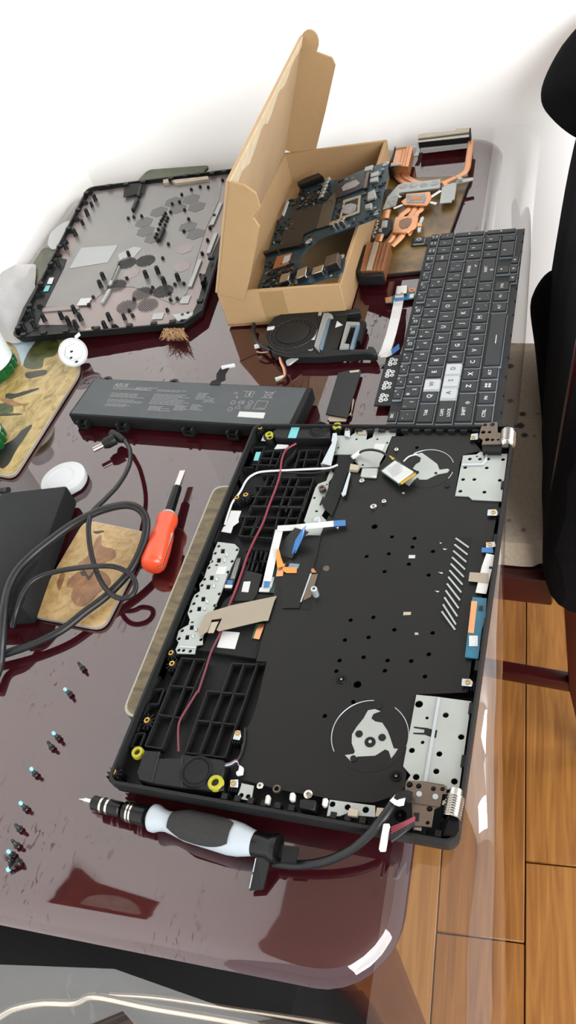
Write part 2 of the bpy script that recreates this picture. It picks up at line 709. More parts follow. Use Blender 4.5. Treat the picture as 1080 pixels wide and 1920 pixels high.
def edge_x(y):
    if y <= EDGE[0].y:
        return EDGE[0].x, EDGE[0].z
    for a_, b_ in zip(EDGE, EDGE[1:]):
        if a_.y <= y <= b_.y:
            t = (y - a_.y) / (b_.y - a_.y)
            return a_.x + (b_.x - a_.x) * t, a_.z + (b_.z - a_.z) * t
    return EDGE[-1].x, EDGE[-1].z


rows = []
ys = [0.985 - 0.02 * k for k in range(55)]           # far edge .. about -0.075
drop = [(ys[-1] - 0.010, -.0004), (ys[-1] - 0.022, -.004), (ys[-1] - 0.034, -.012), (ys[-1] - 0.044, -.026), (ys[-1] - 0.052, -.05), (ys[-1] - 0.058, -.09), (ys[-1] - 0.060, -.15)]
for k, (y, dz) in enumerate([(y, 0.0) for y in ys] + drop):
    row = []
    xr_t = TO.x - 0.0412 * (y - TO.y) - 0.012
    ex, ez = edge_x(y)
    wob = (0.003 * math.sin(y * 23) + 0.002 * math.sin(y * 51 + 1)) * (1.0 if y < 0.3 else 0.25)
    dk = max(0, k - len(ys) + 1)
    for i in range(9):
        xl = -0.447 - 0.0412 * y
        x = xl + (xr_t - xl) * i / 8
        row.append(Vector((x, y + sa * (x - 0.2) + 0.006 * dk * math.sin(x * 30), dz)))
    P0, P1, P2 = (xr_t, 0.0), (ex - 0.001 + wob, 0.006 + wob * 0.6), (ex, ez + wob)
    for i in range(1, 13):
        t = i / 12
        x = (1 - t) ** 2 * P0[0] + 2 * t * (1 - t) * P1[0] + t * t * P2[0]
        z = (1 - t) ** 2 * P0[1] + 2 * t * (1 - t) * P1[1] + t * t * P2[1]
        row.append(Vector((x, y + sa * (x - 0.2) + 0.006 * dk * math.sin(x * 30), z + dz)))
    rows.append(row)
film = MB().grid(rows).build('table_cover', ['clear_vinyl', 'clear_vinyl_flat'], smooth=True)
for p in film.data.polygons:
    if p.index // 20 < 55 and p.index % 20 < 8:
        p.material_index = 1
tag(film, 'clear vinyl sheet covering the maroon table and hanging over its right edge', 'table cover')

# ------------------------------------------------------------------ chair and hoodie
m = mat('seat_fabric', '9c8a76', 0.9, bump=(500, 0.3))
nt = m.node_tree
b = nt.nodes['Principled BSDF']
tc = nt.nodes.new('ShaderNodeTexCoord')
vo = nt.nodes.new('ShaderNodeTexVoronoi')
vo.inputs['Scale'].default_value = 42
vo.inputs['Randomness'].default_value = 0.55
r = nt.nodes.new('ShaderNodeValToRGB')
r.color_ramp.elements[0].position = 0.22
r.color_ramp.elements[0].color = (*[v * ALB for v in hx('5c4c40')], 1)
r.color_ramp.elements[1].position = 0.3
r.color_ramp.elements[1].color = (*[v * ALB for v in hx('dccab2')], 1)
wv = nt.nodes.new('ShaderNodeTexNoise')
wv.inputs['Scale'].default_value = 260
mxx = nt.nodes.new('ShaderNodeMix')
mxx.data_type = 'RGBA'
mxx.blend_type = 'MULTIPLY'
mxx.inputs[0].default_value = 0.35
nt.links.new(tc.outputs['Object'], vo.inputs['Vector'])
nt.links.new(tc.outputs['Object'], wv.inputs['Vector'])
nt.links.new(vo.outputs['Distance'], r.inputs['Fac'])
nt.links.new(r.outputs['Color'], mxx.inputs[6])
nt.links.new(wv.outputs['Fac'], mxx.inputs[7])
nt.links.new(mxx.outputs[2], b.inputs['Base Color'])
chair = thing('dining_chair', 'dark red wooden dining chair with beige patterned seat pushed under the table', 'chair', (0.08, 0.68, FZ))
SZ = -0.28
seat = MB()
so = [(-0.13, 0.505), (0.19, 0.482), (0.243, 0.487), (0.258, 0.512), (0.262, 0.70), (0.255, 0.855), (0.235, 0.872), (0.12, 0.878), (-0.13, 0.87)]
ctr = Vector((0.07, 0.68, 0))
lo = []
for s, z in ((0.9, SZ - .05), (1.0, SZ - .045), (1.0, SZ - .012), (0.985, SZ - .003), (0.94, SZ + .001), (0.7, SZ + .004)):
    P = smooth_path([Vector((q[0], q[1], 0)) for q in so + so[:1]], 4)[:-1]
    lo.append([Vector((ctr.x + (q.x - ctr.x) * s, ctr.y + (q.y - ctr.y) * s, z)) for q in P])
n = len(lo[0])
vs = [q for lp in lo for q in lp]
fs = [[k * n + i, k * n + (i + 1) % n, (k + 1) * n + (i + 1) % n, (k + 1) * n + i] for k in range(len(lo) - 1) for i in range(n)]
fs += [list(range(n))[::-1], [len(vs) - n + i for i in range(n)]]
seat.add(vs, fs).build('seat', 'seat_fabric', chair, smooth=True)
fr_ = MB()
fr_.bar((-0.13, 0.495, SZ - .1), (0.26, 0.475, SZ - .1), 0.024, 0.052)
fr_.bar((-0.13, 0.875, SZ - .1), (0.26, 0.875, SZ - .1), 0.024, 0.052)
fr_.bar((-0.12, 0.50, SZ - .1), (-0.12, 0.87, SZ - .1), 0.024, 0.052)
fr_.bar((0.25, 0.48, SZ - .1), (0.25, 0.87, SZ - .1), 0.024, 0.052)
fr_.build('seat_frame', 'mahogany', chair, bevel=0.003)
for yy, y2 in ((0.468, 0.455), (0.872, 0.872)):
    lg = MB()
    dx_ = .018 if yy < .6 else 0.0
    P = [(0.325, y2, FZ), (0.292 + dx_ * .5, y2, -0.55), (0.274 + dx_, yy, SZ - .04), (0.262 + dx_, yy, -0.16), (0.286 + dx_, yy, 0.03), (0.292 + dx_, yy, 0.06)]
    for a_, b_ in zip(P, P[1:]):
        wd = Vector((0.04, 0, 0))
        lg.add([Vector(a_) + Vector((dx, dy, 0)) for dx, dy in ((-.02, -.013), (.022, -.013), (.022, .013), (-.02, .013))] + [Vector(b_) + Vector((dx, dy, 0)) for dx, dy in ((-.02, -.013), (.022, -.013), (.022, .013), (-.02, .013))],
               [[0, 1, 5, 4], [1, 2, 6, 5], [2, 3, 7, 6], [3, 0, 4, 7]] + ([[3, 2, 1, 0]] if a_ is P[0] else []) + ([[4, 5, 6, 7]] if b_ is P[-1] else []))
    lg.build('leg', 'mahogany', chair, bevel=0.004)
    MB().lathe((-0.115, 0.5 if yy < .6 else 0.865, FZ), (0, 0, 1), [(0, 0), (0, .013), (.35, .019), (.40, .02), (.40, 0)], 12).build('leg', 'mahogany', chair, smooth=True)
    MB().bar((-0.115, 0.5 if yy < .6 else 0.865, -0.58), (0.292, y2, -0.56), 0.02, 0.024).build('stretcher', 'mahogany', chair, bevel=0.003)
bk = MB()
for zz, xx in ((-0.14, .272), (-0.02, .282)):
    bk.frame((xx + .015, 0.475, zz), (0.014, 0, 0), (-.015, 0.39, 0), (0.008, 0, 0.06))
bk.build('back_rail', 'mahogany', chair, bevel=0.003)

mat('hoodie_cloth', '0b0a0d', 1.0, ior=1.2, noise=(30, 0.3), bump=(500, 0.5))
hood = thing('hoodie', 'black hooded sweatshirt draped over the dining chair back', 'clothing', (0.3, 0.65, SZ))


def ray_y(px, py, y):
    return at_plane(px, py, Vector((0, y, 0)), Vector((0, 1, 0)))


def loft(sil, sect, name, parent, seed):
    r_ = random.Random(seed)
    lo = []
    for k, p in enumerate(sil):
        lo.append([p + Vector((a_, 0.012 * math.sin(3 * i + k), c_)) * 1.0 + Vector((0, 0, r_.uniform(-.004, .004))) for i, (a_, c_) in enumerate(sect)])
    n = len(sect)
    vs = [q for lp in lo for q in lp]
    fs = [[k * n + i, k * n + (i + 1) % n, (k + 1) * n + (i + 1) % n, (k + 1) * n + i] for k in range(len(lo) - 1) for i in range(n)]
    fs += [list(range(n))[::-1], [len(vs) - n + i for i in range(n)]]
    o = MB().add(vs, fs).build(name, 'hoodie_cloth', parent, smooth=True)
    md = o.modifiers.new('soft', 'SUBSURF')
    md.levels = md.render_levels = 2
    return o


lo = []
for k in range(10):
    y = .86 - .05 * k
    bx_ = lambda z: .232 + (z + .16) * .143 + (.83 - y) * .075 + .004 * math.sin(9 * k + z * 20)
    zt = .10 + .02 * math.sin(k * 1.3) + (.03 if k > 4 else 0)
    lo.append([Vector((bx_(-.36) + .02, y, -.36)), Vector((bx_(-.25), y, -.25)), Vector((bx_(-.1), y, -.1)), Vector((bx_(.02), y, .02)), Vector((bx_(zt) + .01, y, zt)), Vector((bx_(zt) + .05, y, zt + .03)),
               Vector((bx_(zt) + .09, y, zt - .01)), Vector((bx_(0) + .11, y, -.05)), Vector((bx_(-.2) + .12, y, -.25)), Vector((bx_(-.3) + .10, y, -.38))])
n = len(lo[0])
vs = [q for lp in lo for q in lp]
fs = [[k * n + i, k * n + (i + 1) % n, (k + 1) * n + (i + 1) % n, (k + 1) * n + i] for k in range(len(lo) - 1) for i in range(n)]
fs += [list(range(n))[::-1], [len(vs) - n + i for i in range(n)]]
o = MB().add(vs, fs).build('body', 'hoodie_cloth', hood, smooth=True)
md = o.modifiers.new('soft', 'SUBSURF')
md.levels = md.render_levels = 2
S1 = [(1004, 545, .83), (988, 576, .80), (1001, 640, .755), (1010, 730, .70), (1020, 830, .64), (1027, 900, .59), (1036, 960, .53), (1044, 1000, .48), (1056, 1025, .45), (1080, 1060, .43)]
sect = [(-.002, 0), (.004, .02), (.02, .045), (.05, .05), (.07, 0), (.06, -.05), (.03, -.06), (.008, -.03)]
loft([ray_y(*q) for q in S1], sect, 'sleeve', hood, 3)
S2 = [(1062, 70, .985), (1030, 118, .955), (998, 182, .915), (1008, 214, .885), (1045, 240, .86), (1085, 268, .83)]
loft([ray_y(*q) for q in S2], [(0, 0), (.01, .012), (.05, .05), (.11, .06), (.14, .0), (.1, -.04), (.045, -.02)], 'hood', hood, 5)
# ------------------------------------------------------------------ printed mats
def picture(name, cols, scale, dist=2.0, stretch=(1, 1, 1), bump=None):
    """printed photograph: flat procedural colours"""
    m = mat(name, cols[0][1], 0.35)
    nt = m.node_tree
    b = nt.nodes['Principled BSDF']
    tc = nt.nodes.new('ShaderNodeTexCoord')
    mp = nt.nodes.new('ShaderNodeMapping')
    mp.inputs['Scale'].default_value = stretch
    n = nt.nodes.new('ShaderNodeTexNoise')
    n.inputs['Scale'].default_value = scale
    n.inputs['Detail'].default_value = 8
    n.inputs['Roughness'].default_value = 0.7
    n.inputs['Distortion'].default_value = dist
    r = nt.nodes.new('ShaderNodeValToRGB')
    el = r.color_ramp.elements
    while len(el) < len(cols):
        el.new(0.5)
    for e, (p, c) in zip(el, cols):
        e.position = p
        e.color = (*[v * ALB * 0.85 for v in hx(c)], 1)
    nt.links.new(tc.outputs['Object'], mp.inputs['Vector'])
    nt.links.new(mp.outputs['Vector'], n.inputs['Vector'])
    nt.links.new(n.outputs['Fac'], r.inputs['Fac'])
    nt.links.new(r.outputs['Color'], b.inputs['Base Color'])
    return m


picture('print_dry_grass', [(.25, '443a22'), (.42, '6a5c38'), (.55, '857449'), (.72, '958560')], 30, 1, (1.0, 2.6, 1))
picture('print_bark', [(.3, '3f2d14'), (.45, '6e5327'), (.58, '8f7138'), (.75, 'a98c55')], 16, 0.6)
picture('print_savanna', [(.28, '4e4d22'), (.42, 'a08a48'), (.55, 'c8ae70'), (.7, 'dcc68e')], 38, 0.8, (2, 1, 1))
picture('print_coaster', [(.25, '8a6c3a'), (.45, 'bf9c62'), (.6, 'd6b880'), (.75, 'a8954c')], 70, 1.5)
picture('print_green', [(.3, '23291a'), (.5, '4c5330'), (.65, '6c6c48'), (.8, '8d8a70')], 20, 1)
picture('print_brown_fur', [(.3, '7a4f2c'), (.5, '9a6a40'), (.7, 'b58a5c')], 60, 1)
picture('print_bush', [(.3, '20280f'), (.5, '46501f'), (.7, '6d6b30')], 60, 1)
mat('print_dark', '33281c', 0.4)
mat('print_sky', 'b5cdd6', 0.4)
mat('print_shadow', '2b2a24', 0.4)
mat('mat_edge', 'b9b4a6', 0.35, 0.3)
mat('mat_edge_dark', '1a1612', 0.5)
MATH = 0.0035


def flat_mat(name, label, pts, face, edge, r=0.008, th=MATH, z0=0.0, cat='placemat', group=None):
    """stiff mat with rounded corners: pts are four world corners"""
    P = [Vector((q[0], q[1], 0)) for q in pts]
    c = sum(P, Vector((0, 0, 0))) / len(P)
    out = []
    n = len(P)
    for i in range(n):
        a, b_, d = P[i - 1], P[i], P[(i + 1) % n]
        e1, e2 = (a - b_).normalized(), (d - b_).normalized()
        for k in range(6):
            t = k / 5
            out.append((b_ + e1 * r * (1 - t) ** 2 + e2 * r * t * t))
    t = thing(name, label, cat, (c.x, c.y, z0), group)
    MB().prism(out, z0 + 0.0002, z0 + th).build('core', edge, t)
    MB().prism([c + (q - c) * 0.985 for q in out], z0 + th, z0 + th + 0.0003).build('printed_face', face, t)
    return t


flat_mat('placemat', 'mottled brown placemat lying under the copper heat pipes', [(.030, .632), (.128, .640), (.140, .846), (.030, .862)], 'print_bark', 'mat_edge_dark', 0.004)
chm = flat_mat('placemat', 'dry grass printed placemat sticking out under the left side of the laptop chassis', [(-.0262, .060), (.175, .045), (.190, .31), (-.0305, .300)], 'print_dry_grass', 'mat_edge', 0.01)
bigm = flat_mat('placemat', 'large savanna printed placemat with pale rim under the green bottles', [(-.445, .330), (-.262, .302), (-.262, .47), (-.30, .545), (-.47, .56)], 'print_savanna', 'mat_edge', 0.012)
flat_mat('placemat', 'dark green printed placemat peeping out at the far end of the bottom cover', [(-.40, .80), (-.29, .78), (-.265, .957), (-.375, .965)], 'print_green', 'mat_edge_dark', 0.01)
flat_mat('placemat', 'grey green printed placemat at the wall side of the bottom cover', [(-.445, .60), (-.33, .60), (-.33, .735), (-.464, .758)], 'print_green', 'mat_edge', 0.01)
pc = MB().prism(smooth_path([at(*KA(q), .004) for q in [(215, 505), (232, 450), (300, 400), (345, 420), (300, 500), (240, 525), (215, 505)]], 5)[:-1], MATH + .0004, MATH + .002).build('paper_sheet', 'paper_white')
tag(pc, 'white rounded paper sheet lying on the grey green placemat', 'paper')
cst = flat_mat('coaster', 'small rounded coaster printed with brown animals in dry grass', [(-.1545, .1385), (-.076, .1325), (-.0725, .2385), (-.150, .2505)], 'print_coaster', 'mat_edge', 0.012, cat='coaster')
# printed shapes on the coaster and the big mat
zc = MATH + .0004


def printed(name, mt, k, pts, parent, z=zc, h=0.00012, sm=True):
    P = W(k, z, pts)
    if sm:
        P = smooth_path(P + P[:1], 5)[:-1]
    return MB().prism(P, z - 0.0003, z + h).build(name, mt, parent)


printed('printed_animal', 'print_brown_fur', KP, [(545, 385), (570, 370), (575, 430), (640, 450), (650, 490), (600, 520), (560, 545), (510, 540), (470, 545), (440, 530), (500, 480)], cst)
printed('printed_animal', 'print_brown_fur', KP, [(385, 620), (450, 570), (540, 560), (610, 600), (620, 650), (560, 690), (490, 760), (430, 765), (400, 720), (410, 670), (375, 660)], cst)
printed('printed_horn', 'print_dark', KP, [(450, 580), (475, 565), (500, 600), (520, 575), (530, 582), (500, 625), (480, 600), (462, 600)], cst, h=.0002)
printed('printed_horn', 'print_dark', KP, [(520, 350), (580, 345), (582, 352), (540, 362)], cst, h=.0002)
printed('printed_animal', 'print_brown_fur', KP, [(320, 640), (345, 585), (365, 590), (350, 650), (330, 680)], cst)
printed('printed_sky', 'print_sky', KQ, [(80, 770), (330, 765), (300, 830), (215, 960), (200, 990), (150, 830)], bigm, sm=False)
printed('printed_bush', 'print_bush', KQ, [(320, 770), (520, 760), (500, 890), (400, 920), (380, 1000), (300, 1015), (215, 990), (240, 890)], bigm, h=.0002)
printed('printed_shadow', 'print_shadow', KQ, [(230, 1050), (400, 1025), (420, 1050), (380, 1075), (260, 1100), (230, 1080)], bigm, h=.0002)
printed('printed_shadow', 'print_shadow', KQ, [(140, 1240), (330, 1190), (335, 1205), (170, 1265), (60, 1290), (60, 1240)], bigm, h=.0002)
printed('printed_animal', 'print_brown_fur', KQ, [(0, 1290), (60, 1280), (140, 1310), (200, 1330), (260, 1325), (230, 1350), (215, 1390), (200, 1345), (120, 1350), (40, 1320)], bigm, h=.0003)
printed('printed_bush', 'print_bush', KQ, [(0, 1330), (80, 1320), (120, 1360), (100, 1410), (0, 1415)], bigm, h=.0002)
printed('printed_shadow', 'print_shadow', KQ, [(0, 1422), (180, 1418), (180, 1428), (0, 1440)], bigm, h=.0002)
printed('printed_shadow', 'print_shadow', KQ, [(0, 1720), (120, 1650), (200, 1570), (290, 1520), (230, 1620), (150, 1740), (70, 1880), (0, 1900)], bigm, h=.0002)

# ------------------------------------------------------------------ cardboard box
m = mat('cardboard', 'a98960', 0.85, noise=(14, 0.06), bump=(220, 0.12))
mat('cardboard_light', 'b39570', 0.85, noise=(14, 0.06))
mat('cardboard_torn', 'd3c0a0', 0.9, noise=(90, 0.1))
mat('parcel_tape', '9c7f56', 0.3)
BA = math.radians(2.0)
BO = Vector((-0.1005, 0.5515, 0.0012))
BW_, BL_, BH = 0.143, 0.325, 0.0455


def bx(x, y, z=0.0):
    c, s = math.cos(BA), math.sin(BA)
    return BO + Vector((c * x - s * y, s * x + c * y, z))


box = thing('cardboard_box', 'open brown cardboard mailer box with torn lid standing up', 'box', bx(BW_ / 2, BL_ / 2))
cb = MB()
t_ = 0.0035
ex, ey = bx(1, 0) - BO, bx(0, 1) - BO
cb.frame(bx(0, 0, 0), ex * BW_, ey * BL_, (0, 0, t_))
cb.build('base', 'cardboard', box)
MB().frame(bx(0, 0, 0), ex * BW_, ey * t_, (0, 0, BH)).build('front_wall', 'cardboard', box, bevel=0.0008, seg=1)
MB().frame(bx(0, BL_ - t_, 0), ex * BW_, ey * t_, (0, 0, BH)).build('end_wall', 'cardboard', box, bevel=0.0008, seg=1)
MB().frame(bx(0, 0.001, 0), ex * t_, ey * (BL_ - .002), (0, 0, BH)).build('hinge_wall', 'cardboard', box, bevel=0.0008, seg=1)
MB().frame(bx(BW_ - t_ * 1.4, 0.001, 0), ex * t_ * 1.4, ey * (BL_ - .002), (0, 0, BH - .0015)).build('side_wall', 'cardboard', box, bevel=0.001, seg=1)
MB().frame(bx(.05, -.0004, 0.003), ex * .027, ey * .0004, (0, 0, BH - .006)).build('tape', 'parcel_tape', box)
# lid: hinged on the left long side, leaning inwards over the box
hz = BH
lt = Vector((0.0525, 0, 0.1265))
ld = lt.x * ex + Vector((0, 0, lt.z))
ln = ey.cross(ld).normalized()
if ln.x < 0:
    ln = -ln
h0, h1 = bx(0.002, 0.0, hz), bx(0.002, BL_, hz)


def lidp(s, t, up=0.0):
    return h0 + ey * (s * BL_) + ld * t + ln * up


lid = MB().plate([lidp(0, 0), lidp(1, 0), lidp(1, 1.1), lidp(0, 1)], ln, t_).build('lid', 'cardboard_light', box)
# near side flap of the lid, with a curved cut at its upper corner
fl = [lidp(0, .0), lidp(0, .0, .030), lidp(0, .2, .033), lidp(0, .5, .035), lidp(0, .70, .036), lidp(0, .76, .028), lidp(0, .86, .034), lidp(0, .96, .028), lidp(0, 1.0, .015), lidp(0, 1.0, 0)]
fl = [q - ey * 0.001 for q in fl]
MB().plate(fl, -ey, t_).build('side_flap', 'cardboard', lid)
ff = [lidp(1, .03), lidp(1, .0, .030), lidp(1, .03, .040), lidp(1, .5, .044), lidp(1, .93, .046), lidp(1, .985, .040), lidp(1, 1.0, .018), lidp(1, 1.0, 0)]
MB().plate([q - ey * 0.0005 for q in ff], -ey, t_).build('side_flap', 'cardboard', lid)
# front flap folded outwards from the top of the lid, torn along the fold
fd = -ld.normalized() * 0.030 - ln * 0.012
r_ = random.Random(4)
def lt_(s):
    return 1.0 + .10 * s
inner, outer = [], []
N = 30
for k in range(N + 1):
    s = k / N
    j = r_.uniform(-.003, .003) + .007 * math.sin(k * .9)
    inner.append(lidp(s, lt_(s)) - ld.normalized() * (0.030 - .020 * s + j * (1 - .6 * s)) + ln * 0.0007)
    outer.append(lidp(s, lt_(s)) + ln * 0.0007)
MB().plate(inner + outer[::-1], ln, 0.0008).build('torn_strip', 'cardboard_torn', lid)
tabc = lidp(1.0, 1.05, .009)
tp = [tabc + ln * (0.012 * math.cos(a)) + ld.normalized() * (0.016 * math.sin(a)) for a in [PI * 2 * k / 16 for k in range(16)]]
MB().plate(tp, -ey, t_).build('rounded_tab', 'cardboard', lid)
MB().plate([lidp(.27, .02, .0006), lidp(.34, .02, .0006), lidp(.34, .05, .0006), lidp(.30, .05, .0006)], ln, .0005).build('slot', 'mat_edge_dark', lid)

# ------------------------------------------------------------------ motherboard in the box
bn = Vector((-0.36, 0.0, 1.0)).normalized()
bp0 = at(480, 546, 0.016)
if True:
    pass


def mbp(q, lift=0.0, k=KU):
    px = k(q)
    return at_plane(px[0], px[1], bp0, bn) + bn * lift


mb = thing('motherboard', 'dark blue laptop motherboard with a big round cut-out leaning in the cardboard box', 'circuit board', mbp((500, 500)))


def bplate(name, mt, pts, lift, th, parent=None, holes=(), bev=0):
    return MB().plate([mbp(q, lift) for q in pts], bn, th, [[mbp(q, lift) for q in h] for h in holes]).build(name, mt, parent or mb, bevel=bev, seg=1)


arc = [(835, 475), (740, 510), (640, 545), (560, 575), (490, 610), (430, 660), (385, 715), (362, 760), (375, 795), (420, 812), (480, 812), (560, 795), (610, 775)]
outl = [(40, 985), (100, 820), (110, 720), (130, 690), (175, 540), (200, 450), (235, 425), (245, 395), (280, 310), (350, 285), (370, 215), (520, 150), (560, 150), (600, 155), (680, 140), (790, 95), (900, 50), (1030, 15), (1025, 130), (990, 270), (965, 425)] + arc + [(690, 720), (710, 740), (690, 835), (650, 870), (560, 885), (480, 915), (300, 975), (210, 1000), (60, 1005)]
bplate('board', 'pcb_blue', outl, 0, .0012)
bplate('shield_film', 'chip_black', [(330, 390), (550, 335), (500, 520), (400, 565), (390, 630), (215, 670), (240, 580)], .0016, .001)
mat('grey_brown_pad', '4c463c', 0.5, noise=(50, .1))
bplate('thermal_pad', 'grey_brown_pad', [(550, 335), (640, 255), (645, 300), (600, 495), (500, 525)], .002, .001)
bplate('chip', 'chip_black', [(645, 190), (880, 115), (860, 215), (640, 300)], .002, .002)
bplate('chip_die', 'thermal_paste', [(720, 190), (800, 160), (825, 185), (790, 215), (700, 245), (690, 220)], .0026, .0008)
bplate('chip_frame', 'tan_tape', [(700, 310), (830, 270), (820, 400), (668, 458)], .0016, .001, holes=[[(712, 325), (812, 292), (803, 390), (688, 435)]])
bplate('chip', 'dark_grey', [(712, 325), (812, 292), (803, 390), (688, 435)], .0012, .0008)
bplate('chip_die', 'thermal_paste', [(715, 350), (760, 335), (800, 345), (790, 385), (740, 415), (700, 410), (695, 380)], .0022, .001)
bplate('memory_chip', 'copper_dull', [(205, 735), (315, 705), (285, 795), (172, 828)], .0022, .0016)
bplate('memory_label', 'paper_white', [(262, 735), (305, 722), (290, 775), (245, 790)], .0026, .0004)
bplate('memory_slot', 'black_plastic', [(215, 660), (400, 620), (410, 640), (370, 660), (220, 690)], .004, .004)
bplate('memory_slot', 'black_plastic', [(105, 705), (200, 680), (205, 695), (110, 725)], .004, .004)
for q in (((910, 115), (970, 95), (965, 130), (905, 145)), ((905, 155), (965, 138), (960, 172), (900, 182)), ((865, 70), (925, 50), (915, 85), (860, 100))):
    bplate('capacitor_bank', 'steel', list(q), .003, .003, bev=.0004)
for q in (((890, 265), (940, 240), (950, 290), (885, 320)), ((870, 355), (920, 340), (915, 380), (868, 385))):
    bplate('inductor', 'steel', list(q), .004, .004, bev=.0006)
bplate('bracket', 'dark_metal', [(880, 110), (900, 105), (880, 225), (855, 230)], .0035, .003)
bplate('connector', 'black_plastic', [(365, 200), (430, 165), (530, 128), (560, 150), (520, 170), (420, 210), (372, 222)], .007, .006, bev=.0008)
bplate('edge_shield', 'ribbon_white', [(280, 305), (292, 308), (250, 425), (238, 420)], .002, .002)
for q in ((628, 505), (665, 492), (702, 480)):
    p = mbp(q, .0)
    MB().lathe(p, bn, [(0, 0), (0, .0042), (.006, .0042), (.0066, .0036), (.0066, 0)], 12).build('capacitor', 'chrome', mb, smooth=True)
for q, c_ in (((437, 612), 'ribbon_white'), ((1015, 30), 'steel'), ((945, 398), 'steel'), ((340, 918), 'steel'), ((678, 730), 'steel')):
    p = mbp(q, .0001)
    o = MB().lathe(p, bn, [(0, .0014), (0.0006, .0014), (.0006, .0045), (0, .0045)], 12).build('screw_pad', c_, mb)
    MB().lathe(p, bn, [(0.0004, 0), (0.0005, .0014), (.0004, 0)], 10).build('screw_hole', 'dark_red_wire', o)
# ports along the near edge
for k, (q0, q1, w_, h_, dp) in enumerate([((235, 960), (305, 935), 0, .007, 60), ((360, 930), (435, 900), 0, .007, 68), ((475, 890), (555, 865), 0, .006, 50), ((585, 850), (680, 820), 0, .010, 72)]):
    a_, b_ = mbp(q0), mbp(q1)
    back = (mbp((q0[0] + 15, q0[1] - dp)) - a_)
    p_ = MB().frame(a_, b_ - a_, back, bn * h_).build('port', 'chrome' if k < 3 else 'dark_metal', mb, bevel=.0005, seg=1)
    nrm = (b_ - a_).cross(bn).normalized()
    if nrm.dot(back) > 0:
        nrm = -nrm
    i_ = (b_ - a_)
    MB().frame(a_ + i_ * .1 + bn * h_ * .2 + nrm * .0003, i_ * .8, back * .02, bn * h_ * .6).build('opening', 'black_soft', p_)
# small parts strewn over the board: chips and capacitors
r_ = random.Random(11)
cm = {}
for nm, c_ in (('component', 'chip_black'), ('component', 'steel'), ('component', 'dark_grey')):
    cm[c_] = c_
spots = []
for (x0, y0, x1, y1, cnt) in ((370, 230, 620, 330, 110), (290, 300, 480, 380, 34), (150, 500, 240, 640, 14), (110, 760, 330, 960, 90), (60, 850, 330, 990, 60), (330, 300, 560, 380, 40), (130, 440, 330, 560, 30), (640, 255, 700, 500, 20), (700, 420, 960, 520, 24), (860, 60, 1020, 260, 24), (430, 820, 660, 880, 20), (640, 130, 860, 170, 16), (840, 240, 990, 420, 26), (400, 570, 470, 640, 4), (320, 820, 440, 860, 12), (500, 180, 600, 310, 26)):
    for _ in range(cnt):
        spots.append((r_.uniform(x0, x1), r_.uniform(y0, y1)))
bl = {'chip_black': MB(), 'steel': MB(), 'dark_grey': MB(), 'brass': MB()}


def inside(q, poly):
    c = False
    for i in range(len(poly)):
        a, b_ = poly[i - 1], poly[i]
        if (a[1] > q[1]) != (b_[1] > q[1]) and q[0] < (b_[0] - a[0]) * (q[1] - a[1]) / (b_[1] - a[1]) + a[0]:
            c = not c
    return c


ax_ = (mbp((600, 400)) - mbp((500, 440))).normalized()
ay_ = bn.cross(ax_)
for q in spots:
    if not inside(q, outl):
        continue
    p = mbp(q)
    a, b_ = r_.uniform(.0012, .0042), r_.uniform(.0012, .003)
    k = r_.choice(['chip_black', 'chip_black', 'steel', 'dark_grey', 'dark_grey', 'brass'] if r_.random() < .6 else ['chip_black', 'dark_grey'])
    bl[k].frame(p - ax_ * a / 2 - ay_ * b_ / 2, ax_ * a, ay_ * b_, bn * r_.uniform(.0008, .0025))
for k in bl:
    o = bl[k].build('small_components', k, mb)
    o['kind'] = 'stuff'
for i in range(6):
    p = mbp((520 + 10 * i - 2, 300 - 26 * i))
    MB().frame(p, ax_ * .006, ay_ * .005, bn * .004).build('choke', 'steel', mb, bevel=.0004, seg=1)
# ------------------------------------------------------------------ heat sink with copper pipes
hs = thing('heat_sink', 'copper heat pipe cooler with grey plates and fin stacks on the mottled placemat', 'heat sink', at(780, 400, .004))
HZ = 0.0045


def hp(name, mt, pts, z, th, parent=None, k=KW, bev=0.0, holes=()):
    return MB().prism(W(k, z, pts), z - th, z, [W(k, z, h) for h in holes]).build(name, mt, parent or hs, bevel=bev, seg=1)


def pipe(pts, w, z0, z1=None, k=KW):
    z1 = z0 if z1 is None else z1
    n = len(pts)
    P = [at(*k(q), z0 + (z1 - z0) * i / (n - 1)) for i, q in enumerate(pts)]
    MB().tube(smooth_path(P, 5), w, 10, flat=0.38).build('heat_pipe', 'copper', hs, smooth=True)


# near fin stack (lower left): fins under a folded copper cover
def fin_block(name, c4, z0, z1, cover, nfin, parent=None):
    """c4: near-left, near-right, far-right, far-left world xy"""
    a, b_, c_, d_ = [Vector((q[0], q[1], z0)) for q in c4]
    blk = MB()
    for i in range(nfin):
        t = (i + .5) / nfin
        p, q = a + (d_ - a) * t, b_ + (c_ - b_) * t
        blk.bar(p, q, .0007, z1 - z0)
    o = blk.build(name, 'black_soft' if cover == 'k' else 'copper_dull', parent or hs)
    o['kind'] = 'stuff'
    return o


c4 = W(KW, .020, [(75, 1205), (265, 1200), (325, 970), (125, 970)])
fin_block('fins', c4, HZ, .0195, 'c', 34)
hp('fin_cover', 'copper', [(70, 1205), (268, 1205), (328, 965), (128, 965)], .0205, .001)
hp('fin_guard', 'black_soft', [(35, 1215), (75, 1200), (128, 985), (105, 980), (60, 1120)], .0205, .014, bev=.001)
hp('fin_guard', 'black_soft', [(40, 1225), (270, 1215), (262, 1240), (60, 1255)], .0185, .013, bev=.001)
for x in (150, 185, 215, 250):
    hp('fold', 'copper_dull', [(x - 5, 1200), (x + 2, 1200), (x + 62, 970), (x + 55, 970)], .0212, .0008)
hp('foam_strip', 'tan_tape', [(120, 1195), (160, 1195), (225, 960), (185, 960)], .0218, .0014)
